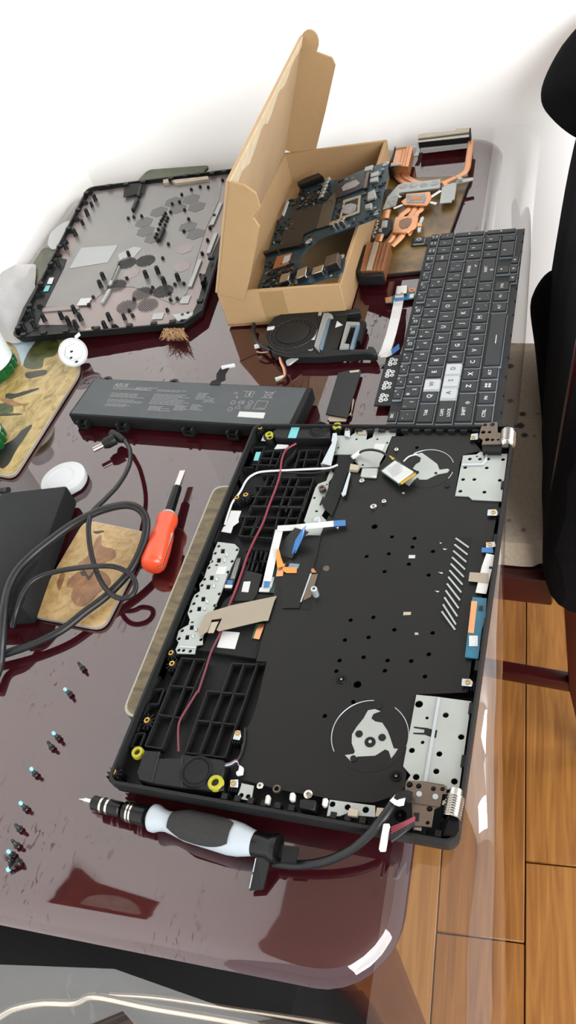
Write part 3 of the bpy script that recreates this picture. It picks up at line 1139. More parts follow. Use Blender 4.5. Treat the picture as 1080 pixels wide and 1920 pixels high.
# far fin stack (upper left)
c4 = W(KW, .020, [(345, 315), (470, 325), (510, 165), (385, 155)])
fin_block('fins', c4, HZ, .0195, 'c', 26)
hp('fin_cover', 'copper', [(340, 315), (475, 325), (514, 160), (380, 152)], .0205, .001)
for x in (405, 430, 452):
    hp('fold', 'copper_dull', [(x - 10, 312), (x - 3, 314), (x + 30, 158), (x + 23, 158)], .0212, .0008)
hp('fin_guard', 'black_soft', [(305, 325), (345, 350), (350, 320), (392, 158), (360, 150), (340, 220)], .0195, .014, bev=.001)
hp('foam_strip', 'tan_tape', [(330, 295), (405, 287), (415, 305), (325, 315)], .0222, .0016)
hp('foam_strip', 'tan_tape', [(370, 155), (455, 140), (460, 155), (368, 168)], .0222, .0016)
hp('fin_skirt', 'copper', [(350, 322), (478, 325), (470, 352), (410, 362), (360, 350)], .012, .008, bev=.001)
# far steel fin bar (upper right)
c4 = W(KW, .0165, [(560, 115), (985, 70), (998, 5), (560, 60)])
fin_block('fins', c4, .0075, .0158, 'k', 60)
hp('fin_cover', 'chrome', [(555, 122), (990, 72), (998, 22), (560, 78)], .0165, .001)
hp('fin_cover', 'tan_tape', [(557, 85), (998, 30), (1000, -2), (880, 5), (872, 20), (760, 35), (640, 42), (560, 55)], .0185, .0015)
hp('fin_guard', 'black_soft', [(985, 78), (1000, 75), (1003, 0), (992, 0)], .0185, .012)
hp('fin_leg', 'steel', [(548, 130), (590, 128), (575, 190), (555, 235), (520, 235), (545, 190)], .006, .0012)
# pipes
pipe([(1005, 110), (985, 260), (968, 350), (920, 395), (860, 425), (760, 470)], .0042, .012, .009)
pipe([(800, 490), (760, 460), (640, 490), (540, 500)], .004, .0085)
pipe([(385, 345), (380, 400), (430, 455), (480, 470)], .0042, .009)
pipe([(435, 345), (440, 400), (500, 440), (540, 455), (600, 470)], .0046, .0095)
pipe([(480, 640), (470, 690), (420, 730), (400, 760)], .0045, .0095)
pipe([(535, 640), (520, 700), (480, 760)], .0045, .0095)
pipe([(595, 640), (580, 690), (545, 720), (530, 760)], .0042, .0095)
pipe([(380, 850), (330, 930), (285, 985)], .0045, .010)
pipe([(450, 860), (400, 930), (325, 1000)], .005, .010)
pipe([(300, 690), (275, 770)], .0052, .0085)
pipe([(235, 910), (215, 965)], .005, .0085)
# plates
pg = hp('cover_plate', 'steel', [(430, 465), (745, 432), (740, 505), (400, 545), (370, 650), (260, 680), (300, 580), (390, 480)], .0125, .0015)
for q in ((435, 490), (520, 480), (610, 475), (695, 465)):
    MB().prism(ring(at(*KW(q), .0128), .006, 8), .0125, .0129).build('thermal_pad', 'thermal_paste', pg)
hp('thermal_pad', 'thermal_paste', [(300, 620), (340, 575), (385, 570), (370, 630), (330, 655)], .0131, .0005, pg)
cp = hp('cold_plate', 'copper', [(455, 555), (660, 535), (672, 590), (655, 625), (630, 650), (435, 650), (412, 620), (450, 590)], .0135, .0025, bev=.0006)
hp('paste', 'thermal_paste', [(465, 565), (615, 555), (630, 580), (610, 630), (460, 630), (455, 600)], .0139, .0003, cp)
hp('paste', 'copper_dull', [(500, 580), (590, 575), (585, 605), (490, 610)], .0142, .0003, cp)
cp = hp('cold_plate', 'copper', [(365, 750), (555, 735), (560, 760), (545, 835), (500, 865), (470, 880), (340, 885), (350, 810)], .0135, .0025, bev=.0006)
mat('paste_brown', '94705c', .6, noise=(120, .2))
hp('paste', 'paste_brown', [(425, 770), (470, 757), (505, 765), (500, 800), (470, 840), (420, 850), (395, 825), (400, 785)], .0139, .0003, cp)
for a_, b_ in (((415, 590), (375, 565)), ((660, 585), (745, 530)), ((655, 625), (720, 640)), ((425, 650), (350, 680))):
    MB().tube([at(*KW(a_), .0115), at(*KW(b_), .0115)], .0026, 8, flat=.4).build('spring_arm', 'chrome', hs, smooth=True)
hp('spring_arm', 'steel_bright', [(580, 755), (600, 745), (608, 760), (590, 800), (578, 875), (555, 880), (552, 860), (565, 800)], .0115, .001)
hp('arm_foot', 'copper', [(545, 800), (590, 795), (590, 825), (548, 830)], .0125, .001)
hp('arm_foot', 'copper', [(465, 875), (520, 860), (495, 905), (480, 910)], .0115, .001)
hp('bracket', 'steel', [(760, 500), (840, 465), (885, 458), (865, 600), (845, 605), (840, 625), (740, 635)], .011, .0012)
hp('bracket', 'steel', [(880, 440), (1020, 415), (1026, 440), (930, 460), (880, 470)], .012, .001, holes=[[(905, 448), (928, 444), (930, 452), (908, 456)]])
hp('clamp', 'tan_tape', [(872, 405), (905, 395), (935, 425), (900, 435)], .0165, .001)
# dark circuit strip on the left of the cooler
hp('pad_board', 'dark_grey', [(280, 520), (330, 510), (330, 560), (270, 640)], .0085, .003)
hp('pad_strip', 'chip_black', [(230, 860), (255, 780), (340, 770), (330, 860), (300, 900), (215, 930)], .008, .003)
for q in ([(255, 782), (302, 778), (295, 835), (245, 838)], [(218, 895), (270, 890), (265, 918), (212, 920)], [(228, 850), (252, 838), (250, 878), (225, 875)], [(250, 745), (285, 740), (282, 765), (250, 768)]):
    hp('thermal_pad', 'steel_bright', q, .0092, .0012)
hp('pad_plate', 'dark_metal', [(200, 770), (235, 790), (215, 900), (170, 950), (165, 900), (185, 830)], .006, .0015)
for q in ((208, 800), (205, 825), (190, 870), (180, 900)):
    MB().lathe(at(*KW(q), .006), (0, 0, 1), [(0, 0), (0, .003), (.002, .003), (.003, 0)], 8).build('blob', 'chrome', hs, smooth=True)
# ------------------------------------------------------------------ laptop bottom cover, inside up
def euler_cols(a, b_, c_):
    Rz = Matrix.Rotation(a, 3, 'Z')
    Ry = Matrix.Rotation(b_, 3, 'Y')
    Rx = Matrix.Rotation(c_, 3, 'X')
    return Rz @ Ry @ Rx


CK = 0.97
CRM = euler_cols(0.1396, 0.0484, 0.0371)
CO = CAM_C + (Vector((-0.3955, 0.5373, 0.007)) - CAM_C) * CK
CD, CL = 0.250 * CK, 0.360 * CK
cex, cey, cez = CRM.col[0].copy(), CRM.col[1].copy(), CRM.col[2].copy()


def cv(x, y, z=0.0):
    return CO + cex * x + cey * y + cez * z


def cp_(q, z=0.0, k=KA):
    px = k(q)
    return at_plane(px[0], px[1], CO + cez * z, cez)


CF = -0.0065
mat('foil_grey', '8b8987', 0.32, 0.45, noise=(20, 0.06))
mat('foil_pink', '978a87', 0.32, 0.45, noise=(20, 0.06))
mat('foil_light', 'aaadad', 0.3, 0.4)
mat('hex_grey', '615f5e', 0.35, 0.4)
cover = thing('laptop_bottom_cover', 'laptop bottom cover lying inside up with grey foil and black screw posts', 'laptop part', cv(CD / 2, CL / 2, -.016))
ol = rrect(0, 0, CD, CL, 0.012, 4)
ol = [q for q in ol if not (q.x > CD - .02 and q.y < .02)]
# chamfered near right corner
i0 = max(range(len(ol)), key=lambda i: -abs(ol[i].x - 0) - abs(ol[i].y - .012) * 0)
poly = [Vector((CD, .022, 0))] + [q for q in ol] + [Vector((CD - .018, 0, 0))]
ang = lambda q: math.atan2(q.y - CL / 2, q.x - CD / 2)
poly.sort(key=ang)
cc = Vector((CD / 2, CL / 2, 0))
inn = [Vector((cc.x + (q.x - cc.x) * (1 - .0022 / cc.x), cc.y + (q.y - cc.y) * (1 - .0022 / cc.y), 0)) for q in poly]
bot = [Vector((cc.x + (q.x - cc.x) * .975, cc.y + (q.y - cc.y) * .985, 0)) for q in poly]
n = len(poly)
vs = [cv(q.x, q.y, 0) for q in poly] + [cv(q.x, q.y, 0) for q in inn] + [cv(q.x, q.y, CF) for q in inn] + [cv(q.x, q.y, CF - .004) for q in bot]
fs = []
for i in range(n):
    j = (i + 1) % n
    fs += [[i, j, n + j, n + i], [n + i, n + j, 2 * n + j, 2 * n + i], [j, i, 3 * n + i, 3 * n + j]]
fs += [[2 * n + i for i in range(n)], [3 * n + i for i in range(n)][::-1]]
MB().add(vs, fs).build('tray', 'black_plastic', cover)


def cpl(name, mt, pts, z, th=.0004, parent=None, bev=0):
    return MB().plate([cp_(q, z) for q in pts], cez, th).build(name, mt, parent or cover, bevel=bev, seg=1)


foil = cpl('foil', 'foil_pink', [(415, 255), (455, 258), (560, 240), (640, 228), (735, 212), (1040, 172), (1055, 200), (1010, 420), (960, 530), (930, 610), (890, 760), (850, 840), (830, 865), (640, 880), (480, 890), (360, 895), (335, 862), (175, 862), (165, 845), (185, 810), (205, 790), (290, 600), (250, 560), (300, 450)], CF + .0005)
cpl('foil_panel', 'foil_grey', [(440, 275), (480, 262), (590, 290), (650, 235), (930, 205), (1000, 215), (985, 300), (930, 420), (880, 580), (840, 720), (780, 770), (600, 690), (490, 690), (430, 745), (345, 775), (200, 782), (215, 745), (375, 425)], CF + .0011, .0005, foil)
cpl('foil_patch', 'foil_light', [(365, 515), (530, 503), (485, 580), (312, 608)], CF + .0015, .0003, foil)
cpl('foil_patch', 'foil_light', [(820, 735), (860, 728), (845, 765), (808, 765)], CF + .0015, .0003, foil)
cpl('foil_patch', 'foil_light', [(690, 810), (740, 805), (730, 835), (682, 838)], CF + .0015, .0003, foil)
cpl('foil_patch', 'foil_light', [(530, 545), (600, 510), (640, 515), (600, 560), (540, 575)], CF + .0015, .0003, foil)
cpl('bay_step', 'foil_pink', [(190, 785), (355, 772), (355, 790), (190, 803)], CF + .0022, .002, foil)


def hexp(c, r, z):
    p = cp_(c, z)
    return [p + cex * (r * math.cos(PI / 3 * k + .5)) + cey * (r * math.sin(PI / 3 * k + .5)) for k in range(6)]


for c_ in ((860, 295), (885, 330), (780, 308), (800, 338), (715, 352), (648, 400), (655, 440), (845, 420), (880, 452), (690, 470)):
    MB().plate(hexp(c_, .0135, CF + .0014), cez, .0003).build('hexagon_print', 'hex_grey', foil)
# vents: hexagons of slanted slots
for c_ in ((570, 583), (655, 573), (525, 685), (640, 720), (735, 710), (570, 780), (665, 772)):
    p = cp_(c_, CF + .0015)
    R_ = .0135
    o = MB()
    d1 = (cp_((c_[0] + 30, c_[1] - 22), CF) - cp_(c_, CF)).normalized()
    d2 = cez.cross(d1)
    for k in range(-4, 5):
        t = k * .0030
        hl = math.sqrt(max(0, R_ * R_ - t * t)) * .95
        o.frame(p + d2 * (t - .0005) - d1 * hl, d1 * 2 * hl, d2 * .0010, cez * .0003)
    o.build('vent', 'black_soft', cover)
for c_ in ((590, 630), (830, 520), (820, 600)):
    MB().plate(hexp(c_, .012, CF + .0014), cez, .0002).build('hexagon_print', 'foil_pink', foil)
# screw posts
pm = {}
for nm, r_, h_ in (('tall', .0030, .011), ('short', .0022, .0045), ('thin', .0024, .0085)):
    mbx = MB().lathe((0, 0, 0), (0, 0, 1), [(0, 0), (0, r_ * 1.25), (.001, r_), (h_, r_ * .9), (h_, r_ * .45), (h_ - .003, r_ * .4), (h_ - .003, 0)], 10)
    pm[nm] = meshof(mbx, 'screw_post', 'black_plastic', smooth=True)
tall = [(432, 305), (397, 372), (343, 462), (300, 522), (265, 597), (470, 660), (457, 695), (147, 828), (112, 885), (157, 872), (203, 845), (282, 835), (313, 858), (340, 808), (366, 842), (347, 875), (497, 842), (477, 880), (662, 652), (714, 633), (742, 680), (805, 665)]
thin = [(417, 333), (375, 412), (563, 838), (583, 556), (910, 660)]
short = [(580, 390), (605, 384), (640, 380), (770, 362), (747, 368), (712, 492), (760, 506), (735, 570), (912, 548), (936, 488), (947, 432), (967, 378), (830, 448), (851, 393), (833, 352), (810, 316), (777, 325), (863, 260), (820, 283), (903, 248), (939, 250), (690, 702), (765, 728), (770, 757), (800, 752), (830, 684), (790, 688), (574, 660), (423, 745), (403, 780), (606, 753), (584, 804), (600, 827), (684, 718), (755, 802), (775, 864), (850, 820), (825, 828), (740, 380), (735, 392), (757, 388), (728, 402), (752, 402), (722, 416), (745, 420), (738, 435), (715, 440), (732, 450), (708, 462), (726, 466), (702, 476), (1003, 218)]
rq = CRM.to_euler()
for lst, nm in ((tall, 'tall'), (thin, 'thin'), (short, 'short')):
    for q in lst:
        p = cp_(q, CF)
        p = cv(min(max((p - CO).dot(cex), .005), CD - .005), min(max((p - CO).dot(cey), .005), CL - .005), CF)
        inst('screw_post', pm[nm], p, cover, rot=rq)
# comb rows, clips along the rim
for a_, b_ in (((597, 360), (618, 312)), ((622, 300), (634, 250)), ((712, 495), (735, 440))):
    MB().frame(cp_(a_, CF), cp_(b_, CF) - cp_(a_, CF), cex * .004, cez * .007).build('rib', 'black_plastic', cover)
cm_ = meshof(MB().add([(-.004, -.003, 0), (.004, -.003, 0), (.004, .003, 0), (-.004, .003, 0), (-.003, .0, .007), (.003, .0, .007)], [[3, 2, 1, 0], [0, 1, 5, 4], [1, 2, 5], [2, 3, 4, 5], [3, 0, 4]]), 'clip', 'black_plastic')
for q in ((380, 320), (335, 397), (303, 450), (240, 560), (200, 637), (138, 743), (82, 845), (275, 500), (395, 278), (430, 890), (520, 880), (830, 858), (190, 735), (185, 790)):
    p = cp_(q, CF)
    p = cv(min(max((p - CO).dot(cex), .006), CD - .006), min(max((p - CO).dot(cey), .006), CL - .006), CF)
    inst('clip', cm_, p, cover, rot=rq)
for q in ((488, 236), (568, 230), (645, 219), (770, 203), (835, 191), (890, 184), (955, 180), (1010, 172), (387, 270), (348, 345), (303, 430), (253, 510), (203, 590), (150, 680), (95, 780), (38, 880), (100, 918), (190, 914), (290, 908), (430, 892), (575, 886), (685, 876), (770, 866), (900, 755), (915, 650), (950, 560)):
    p = cp_(q, 0)
    lx_, ly_ = (p - CO).dot(cex), (p - CO).dot(cey)
    p = cv(min(max(lx_, .004), CD - .004), min(max(ly_, .004), CL - .004), 0)
    MB().frame(p - cex * .0035 - cey * .0025 - cez * .002, cex * .007, cey * .005, cez * .0035).build('catch', 'black_plastic', cover)
cpl('flag_tape', 'black_soft', [(560, 228), (655, 222), (642, 268), (605, 275), (555, 288)], -.001, .0006)
cpl('rubber_bar', 'tan_tape', [(770, 210), (935, 192), (940, 205), (790, 225)], CF + .005, .0045)
cpl('rubber_bar', 'tan_tape', [(733, 208), (755, 203), (760, 220), (735, 225)], CF + .005, .0045)
cpl('rubber_bar', 'tan_tape', [(385, 880), (430, 872), (432, 885), (380, 892)], CF + .004, .0035)
cpl('black_panel', 'black_plastic', [(180, 872), (330, 860), (345, 880), (350, 898), (120, 908)], CF + .0014, .001)
cpl('black_panel', 'black_plastic', [(60, 900), (105, 785), (160, 690), (240, 560), (298, 565), (288, 600), (215, 745), (192, 795), (168, 850), (182, 868), (120, 905)], CF + .002, .001)
cpl('label', 'paper_white', [(222, 650), (243, 648), (233, 677), (211, 677)], CF + .0032, .0004)
cpl('label', 'cyan_label', [(206, 686), (226, 684), (216, 710), (194, 711)], CF + .0032, .0004)
cpl('label', 'paper_white', [(363, 743), (412, 740), (395, 772), (345, 774)], CF + .003, .0004)
for a_, b_ in (((893, 575), (847, 695)), ((988, 318), (945, 418)), ((965, 455), (930, 545))):
    MB().frame(cp_(a_, CF + .0012), cp_(b_, CF + .0012) - cp_(a_, CF + .0012), cex * .005, cez * .002).build('raised_bar', 'foil_light', cover)
cpl('bracket', 'steel', [(775, 815), (870, 805), (860, 830), (800, 845)], CF + .004, .001)
cpl('side_socket', 'black_plastic', [(903, 640), (920, 630), (918, 660), (902, 672)], CF + .009, .009)
for a_, b_ in (((530, 605), (490, 690)), ((490, 710), (455, 770))):
    MB().frame(cp_(a_, CF + .001), cp_(b_, CF + .001) - cp_(a_, CF + .001), cex * .004, cez * .003).build('raised_bar', 'foil_light', cover)
for k in range(9):
    a_ = cp_((505 + 4 * k, 672 - 9 * k), CF)
    MB().frame(a_, cex * .0015, cey * .002, cez * .005).build('contact', 'dark_metal', cover)
# what props the cover up
pr = MB()
for q in ((.03, .05), (.03, CL - .05), (CD - .04, CL - .05), (CD - .05, .05)):
    p = cv(q[0], q[1], CF - .004)
    pr = MB().cyl((p.x, p.y, .0044 if q[0] < .1 else .0010), .009, p.z - (.0044 if q[0] < .1 else .0010) + .001, 12)
    pr.build('rubber_foot', 'black_soft', cover)

# tan bristles sticking out under the cover
mat('bristle', 'b9936a', .8, noise=(60, .2))
br = MB()
r_ = random.Random(2)
for k in range(130):
    a_ = at(*KA((735 + 95 * r_.random(), 885 - 10 * r_.random())), .004 + r_.random() * .006)
    b_ = at(*KA((715 + 135 * r_.random(), 915 + 22 * r_.random())), .002 + .012 * r_.random())
    m_ = (a_ + b_) / 2 + Vector((0, 0, .003))
    br.tube([a_, m_, b_], [.0004, .0004, .00008], 3, caps=False)
o = br.build('bristle_brush', 'bristle')
tag(o, 'tuft of tan bristles sticking out from under the near edge of the bottom cover', 'brush')
o['kind'] = 'stuff'
# ------------------------------------------------------------------ battery
bat = thing('laptop_battery', 'flat black laptop battery pack with grey printed markings', 'battery', at(350, 780, .001))
BZ0, BZ1 = 0.0025, 0.0185
bq = [at(*KF(q), BZ1) for q in ((62, 325), (152, 185), (1000, 216), (945, 385))]
# squared-up rectangle through the measured corners
b0 = (bq[0] + bq[1]) / 2
bdir = ((bq[2] + bq[3]) / 2 - b0)
bdir.z = 0
bl_ = bdir.length
bdir.normalize()
bnr = Vector((-bdir.y, bdir.x, 0))
bw = 0.060


def bt(x, y, z=BZ1):
    p = b0 + bdir * x + bnr * y
    return Vector((p.x, p.y, z))


sk = bq[1] - bq[0]
body = MB().prism([bt(.0, -bw / 2), bt(bl_, -bw / 2), bt(bl_, bw / 2), bt(0.0, bw / 2)], BZ0, BZ1)
body.build('case', 'black_soft', bat, bevel=.002)
mat('battery_film', '4b5053', .5, ior=1.35, noise=(40, .08))
MB().prism([bt(.003, -bw / 2 + .002), bt(bl_ - .006, -bw / 2 + .002), bt(bl_ - .006, bw / 2 - .002), bt(.003, bw / 2 - .002)], BZ1, BZ1 + .0003).build('wrap', 'battery_film', bat)
for q in ((130, 345), (285, 352), (540, 370), (712, 382)):
    p = at(*KF(q), .008)
    x_ = (p - b0).dot(bdir)
    o = MB()
    y0 = -bw / 2 - .006
    o.frame(bt(x_ - .006, y0, .003), bdir * .0025, bnr * .008, (0, 0, .010))
    o.frame(bt(x_ + .0045, y0, .003), bdir * .0025, bnr * .008, (0, 0, .010))
    o.frame(bt(x_ - .006, y0, .003), bdir * .013, bnr * .002, (0, 0, .003))
    o.frame(bt(x_ - .006, y0, .003), bdir * .013, bnr * .008, (0, 0, .0015))
    o.frame(bt(x_ - .006, y0 + .002, .0075), bdir * .013, bnr * .002, (0, 0, .0015))
    o.build('mounting_tab', 'black_plastic', bat)
for q in ((225, 175), (480, 190)):
    p = at(*KF(q), .012)
    x_ = (p - b0).dot(bdir)
    MB().lathe(bt(x_, bw / 2 + .003, .008), (0, 0, 1), [(0, .003), (0, .0062), (.006, .0062), (.006, .003), (0, .003)], 14).build('mounting_tab', 'black_plastic', bat, smooth=True)
tp_ = [bt(.1545 + .0, bw / 2 - .004, BZ1 + .0004), bt(.1545, bw / 2 + .0015, BZ1 + .0003), bt(.153, bw / 2 + .012, .012), bt(.150, bw / 2 + .020, .013), bt(.153, bw / 2 + .027, .016)]
MB().ribbon(tp_, [.011, .011, .011, .0105, .010], .0008, side=bdir).build('cable_tape', 'black_soft', bat)
c0 = bt(.150, bw / 2 + .0245, .0155)
MB().frame(c0, bdir * .014 + bnr * .005, -bdir * .0015 + bnr * .0035, (0, 0, .003)).build('connector', 'white_plastic', bat, bevel=.0004, seg=1)


def bprint(s, q, size, mt='grey_print', al='CENTER'):
    p = at(*KF(q), BZ1 + .0004)
    return text('printed_text', s, size, p, bdir, bnr, mt, bat, al)


bprint('ASUS', (265, 213), .0078)
r_ = random.Random(5)
ln_ = MB()


def lines(q0, q1, rows, h=.00045, fill=1.0):
    """rows of illegible small print between two crop points (left ends), widths q1-q0"""
    pass


def pblock(q, w, rows, pitch, seed):
    p = at(*KF(q), BZ1)
    r2 = random.Random(seed)
    x0, y0 = (p - b0).dot(bdir), (p - b0).dot(bnr)
    for i in range(rows):
        x = x0
        end = x0 + w * r2.uniform(.6, 1)
        while x < end:
            l_ = r2.uniform(.002, .007)
            ln_.frame(bt(x, y0 - i * pitch, BZ1 + .0003), bdir * l_, bnr * (.00055), (0, 0, .00012))
            x += l_ + .0007


pblock((235, 223), .05, 2, .0019, 1)
pblock((325, 222), .022, 3, .0016, 2)
pblock((228, 244), .048, 4, .0019, 3)
pblock((215, 268), .044, 3, .0019, 4)
pblock((205, 285), .03, 3, .0017, 5)
pblock((405, 232), .034, 2, .0019, 6)
pblock((395, 248), .046, 9, .0019, 7)
pblock((375, 295), .024, 5, .0015, 8)
pblock((475, 295), .018, 5, .0015, 9)
pblock((540, 290), .01, 5, .0018, 10)
pblock((565, 245), .012, 6, .0018, 11)
pblock((590, 265), .012, 4, .0018, 12)
pblock((740, 237), .012, 1, .0018, 13)
ln_.build('small_print', 'grey_print', bat)['kind'] = 'stuff'


def boxo(q, w, h, t=.0005):
    p = at(*KF(q), BZ1 + .0003)
    x, y = (p - b0).dot(bdir), (p - b0).dot(bnr)
    o = MB()
    for a_, c_, ww, hh in ((-w / 2, -h / 2, w, t), (-w / 2, h / 2 - t, w, t), (-w / 2, -h / 2, t, h), (w / 2 - t, -h / 2, t, h)):
        o.frame(bt(x + a_, y + c_, BZ1 + .0003), bdir * ww, bnr * hh, (0, 0, .00014))
    return o, x, y


o, x, y = boxo((808, 290), .0125, .0125)
o.build('printed_frame', 'grey_print', bat)
bprint('Li-ion', (808, 302), .0032)
o, x, y = boxo((765, 247), .0085, .0085)
o.frame(bt(x - .001, y - .0025, BZ1 + .0003), bdir * .002, bnr * .005, (0, 0, .00014))
o.build('printed_frame', 'grey_print', bat)
o, x, y = boxo((757, 297), .005, .005)
o.frame(bt(x - .0002, y - .0025, BZ1 + .0003), bdir * .0005, bnr * .005, (0, 0, .00014))
o.build('printed_frame', 'grey_print', bat)
bprint('CE', (732, 280), .0062)
bprint('UL', (712, 243), .0042)
bprint('R', (715, 260), .0045)
# crossed-out bin
p = at(*KF((838, 252)), BZ1)
x, y = (p - b0).dot(bdir), (p - b0).dot(bnr)
o = MB()
for (a_, c_) in (((-.006, -.005), (.006, .006)), ((-.006, .006), (.006, -.005)), ((-.003, -.004), (-.004, .004)), ((.003, -.004), (.004, .004)), ((-.003, -.004), (.003, -.004)), ((-.005, .0042), (.005, .0042))):
    o.bar(bt(x + a_[0], y + a_[1], BZ1 + .0003), bt(x + c_[0], y + c_[1], BZ1 + .0003), .0006, .00014)
o.build('printed_bin', 'grey_print', bat)
for q in ((700, 280), (768, 280), (688, 306)):
    p = at(*KF(q), BZ1 + .0003)
    MB().lathe(p, (0, 0, 1), [(0, .0022), (.0001, .0022), (.0001, .0028), (0, .0028)], 14).build('printed_ring', 'grey_print', bat)
p = at(*KF((720, 298)), BZ1)
x, y = (p - b0).dot(bdir), (p - b0).dot(bnr)
o = MB()
for a_, c_ in (((-.003, -.002), (.003, -.002)), ((.003, -.002), (0, .003)), ((0, .003), (-.003, -.002))):
    o.bar(bt(x + a_[0], y + a_[1], BZ1 + .0003), bt(x + c_[0], y + c_[1], BZ1 + .0003), .0005, .00014)
o.build('printed_triangle', 'grey_print', bat)
lb = [at(*KF(q), BZ1 + .0004) for q in ((725, 315), (826, 320), (818, 342), (717, 335))]
lo_ = MB().prism(lb, BZ1 + .0002, BZ1 + .0006).build('label', 'paper_white', bat)

# ------------------------------------------------------------------ cooling fan
fan = thing('cooling_fan', 'black laptop cooling fan with duct and coloured wires in front of the cardboard box', 'fan', at(590, 640, .001))
FZ0, FZ1 = .004, .0135


def fp(name, mt, pts, z, th, parent=None, bev=0, sm=False, k=KE, holes=()):
    P = W(k, z, pts)
    if sm:
        P = smooth_path(P + P[:1], 4)[:-1]
    return MB().prism(P, z - th, z, [W(k, z, h) for h in holes]).build(name, mt, parent or fan, bevel=bev, seg=1)


hc = at(*KE((371, 288)), FZ1)
fp('housing', 'black_plastic', [(190, 305), (205, 235), (245, 185), (320, 150), (420, 132), (540, 128), (562, 150), (520, 330), (500, 385), (420, 402), (330, 410), (250, 390), (205, 350)], FZ1, .010, bev=.0012, holes=[])
hub = MB().lathe(Vector((hc.x, hc.y, FZ1)), (0, 0, 1), [(.0001, .0268), (.0006, .0265), (.0006, .0255), (.0001, .0252)], 48).build('intake_ring', 'dark_grey', fan, smooth=True)
MB().lathe(Vector((hc.x, hc.y, FZ1)), (0, 0, 1), [(.0, .0252), (.0004, .0252), (.0004, .0192), (.0, .0192)], 48).build('intake_grille', 'black_soft', fan)
for k in range(26):
    a = 2 * PI * k / 26
    d = Vector((math.cos(a), math.sin(a), 0))
    MB().bar(Vector((hc.x, hc.y, FZ1 + .0004)) + d * .0200, Vector((hc.x, hc.y, FZ1 + .0004)) + (d + Vector((-d.y, d.x, 0)) * .25).normalized() * .0248, .0009, .0006).build('blade', 'dark_grey', fan)
MB().lathe(Vector((hc.x, hc.y, FZ1)), (0, 0, 1), [(.0, .0188), (.0012, .0186), (.0014, .0175), (.0014, 0)], 40).build('hub', 'black_plastic', fan, smooth=True)
fp('label', 'paper_white', [(208, 247), (253, 240), (250, 262), (204, 268)], FZ1 + .0003, .0003)
fp('label', 'paper_white', [(485, 264), (525, 264), (506, 328), (467, 326)], FZ1 + .0003, .0003)
fp('label', 'tan_tape', [(533, 145), (555, 143), (548, 174), (527, 174)], FZ1 + .0003, .0003)
fp('duct_floor', 'black_soft', [(560, 130), (780, 140), (795, 205), (830, 212), (795, 330), (745, 395), (540, 410), (500, 390)], .005, .003)
fp('duct_plate', 'black_plastic', [(600, 155), (715, 175), (650, 385), (540, 395)], .0115, .001)
mat('foam_frame', '8d8f8c', .6)
mat('blue_glass', '6d8698', .25, .2)
fp('foam_frame', 'foam_frame', [(562, 160), (590, 156), (612, 165), (622, 178), (588, 185), (530, 370), (540, 400), (503, 366)], .0155, .0035)
fp('inner_strip', 'blue_glass', [(588, 188), (608, 180), (552, 395), (530, 380)], .0140, .003)
fp('foam_frame', 'foam_frame', [(708, 212), (790, 216), (788, 235), (730, 232), (690, 350), (725, 355), (720, 380), (663, 382)], .0145, .0035)
fp('inner_strip', 'blue_glass', [(772, 228), (790, 232), (745, 388), (728, 384)], .0140, .005)
fp('duct_side', 'black_plastic', [(560, 150), (745, 130), (760, 115), (790, 130), (795, 152), (620, 175)], .013, .010, bev=.001)
fp('duct_side', 'black_plastic', [(225, 385), (330, 405), (460, 398), (500, 385), (840, 385), (845, 365), (880, 370), (900, 408), (880, 418), (820, 410), (540, 432), (330, 432), (250, 412)], .0125, .010, bev=.001)
fp('duct_end', 'black_soft', [(795, 205), (830, 212), (792, 335), (765, 330)], .010, .006)
fp('sticker', 'paper_white', [(648, 208), (684, 234), (636, 250)], .0120, .0003)
lv = fp('lever', 'steel', [(322, 466), (330, 452), (405, 428), (414, 436), (345, 486), (328, 486)], .010, .002, bev=.0004)
for q, r1 in (((285, 168), .0035), ((483, 392), .003)):
    MB().lathe(at(*KE(q), FZ1 - .002), (0, 0, 1), [(0, .0018), (.0018, .0018), (.0018, r1), (0, r1)], 12).build('screw_eye', 'steel', fan)
# wires
kb_ = [at(*KE(q), z) for q, z in (((122, 228), .006), ((120, 280), .005), ((140, 340), .005), ((180, 375), .006), ((230, 400), .007))]
MB().tube(smooth_path(kb_, 6), .0024, 8).build('cable', 'black_wire', fan, smooth=True)
MB().frame(at(*KE((128, 385)), .004), (.008, .002, 0), (-.001, .004, 0), (0, 0, .003)).build('connector', 'white_plastic', fan)
for k, c_ in enumerate(('pink_wire', 'yellow_wire', 'black_wire')):
    P = [at(*KE((140, 402 + 4 * k)), .005), at(*KE((175, 408 + 3 * k)), .006), at(*KE((215, 402 + 4 * k)), .006)]
    MB().tube(smooth_path(P, 4), .0006, 6).build('wire', c_, fan, smooth=True)
for k, c_ in enumerate(('yellow_wire', 'pink_wire', 'black_wire')):
    dx = 7 * k
    P = [at(*KE((282 + dx * .6, 425)), .008), at(*KE((290 + dx, 470)), .008), at(*KE((308 + dx * 1.2, 510)), .006), at(*KE((314 + dx * .9, 555)), .004), at(*KE((292 + dx * .5, 580)), .003)]
    MB().tube(smooth_path(P, 5), .0009, 6).build('wire', c_, fan, smooth=True)
MB().frame(at(*KE((262, 592)), .0015), (.008, .004, 0), (-.0015, .003, 0), (0, 0, .0028)).build('connector', 'ribbon_white', fan)

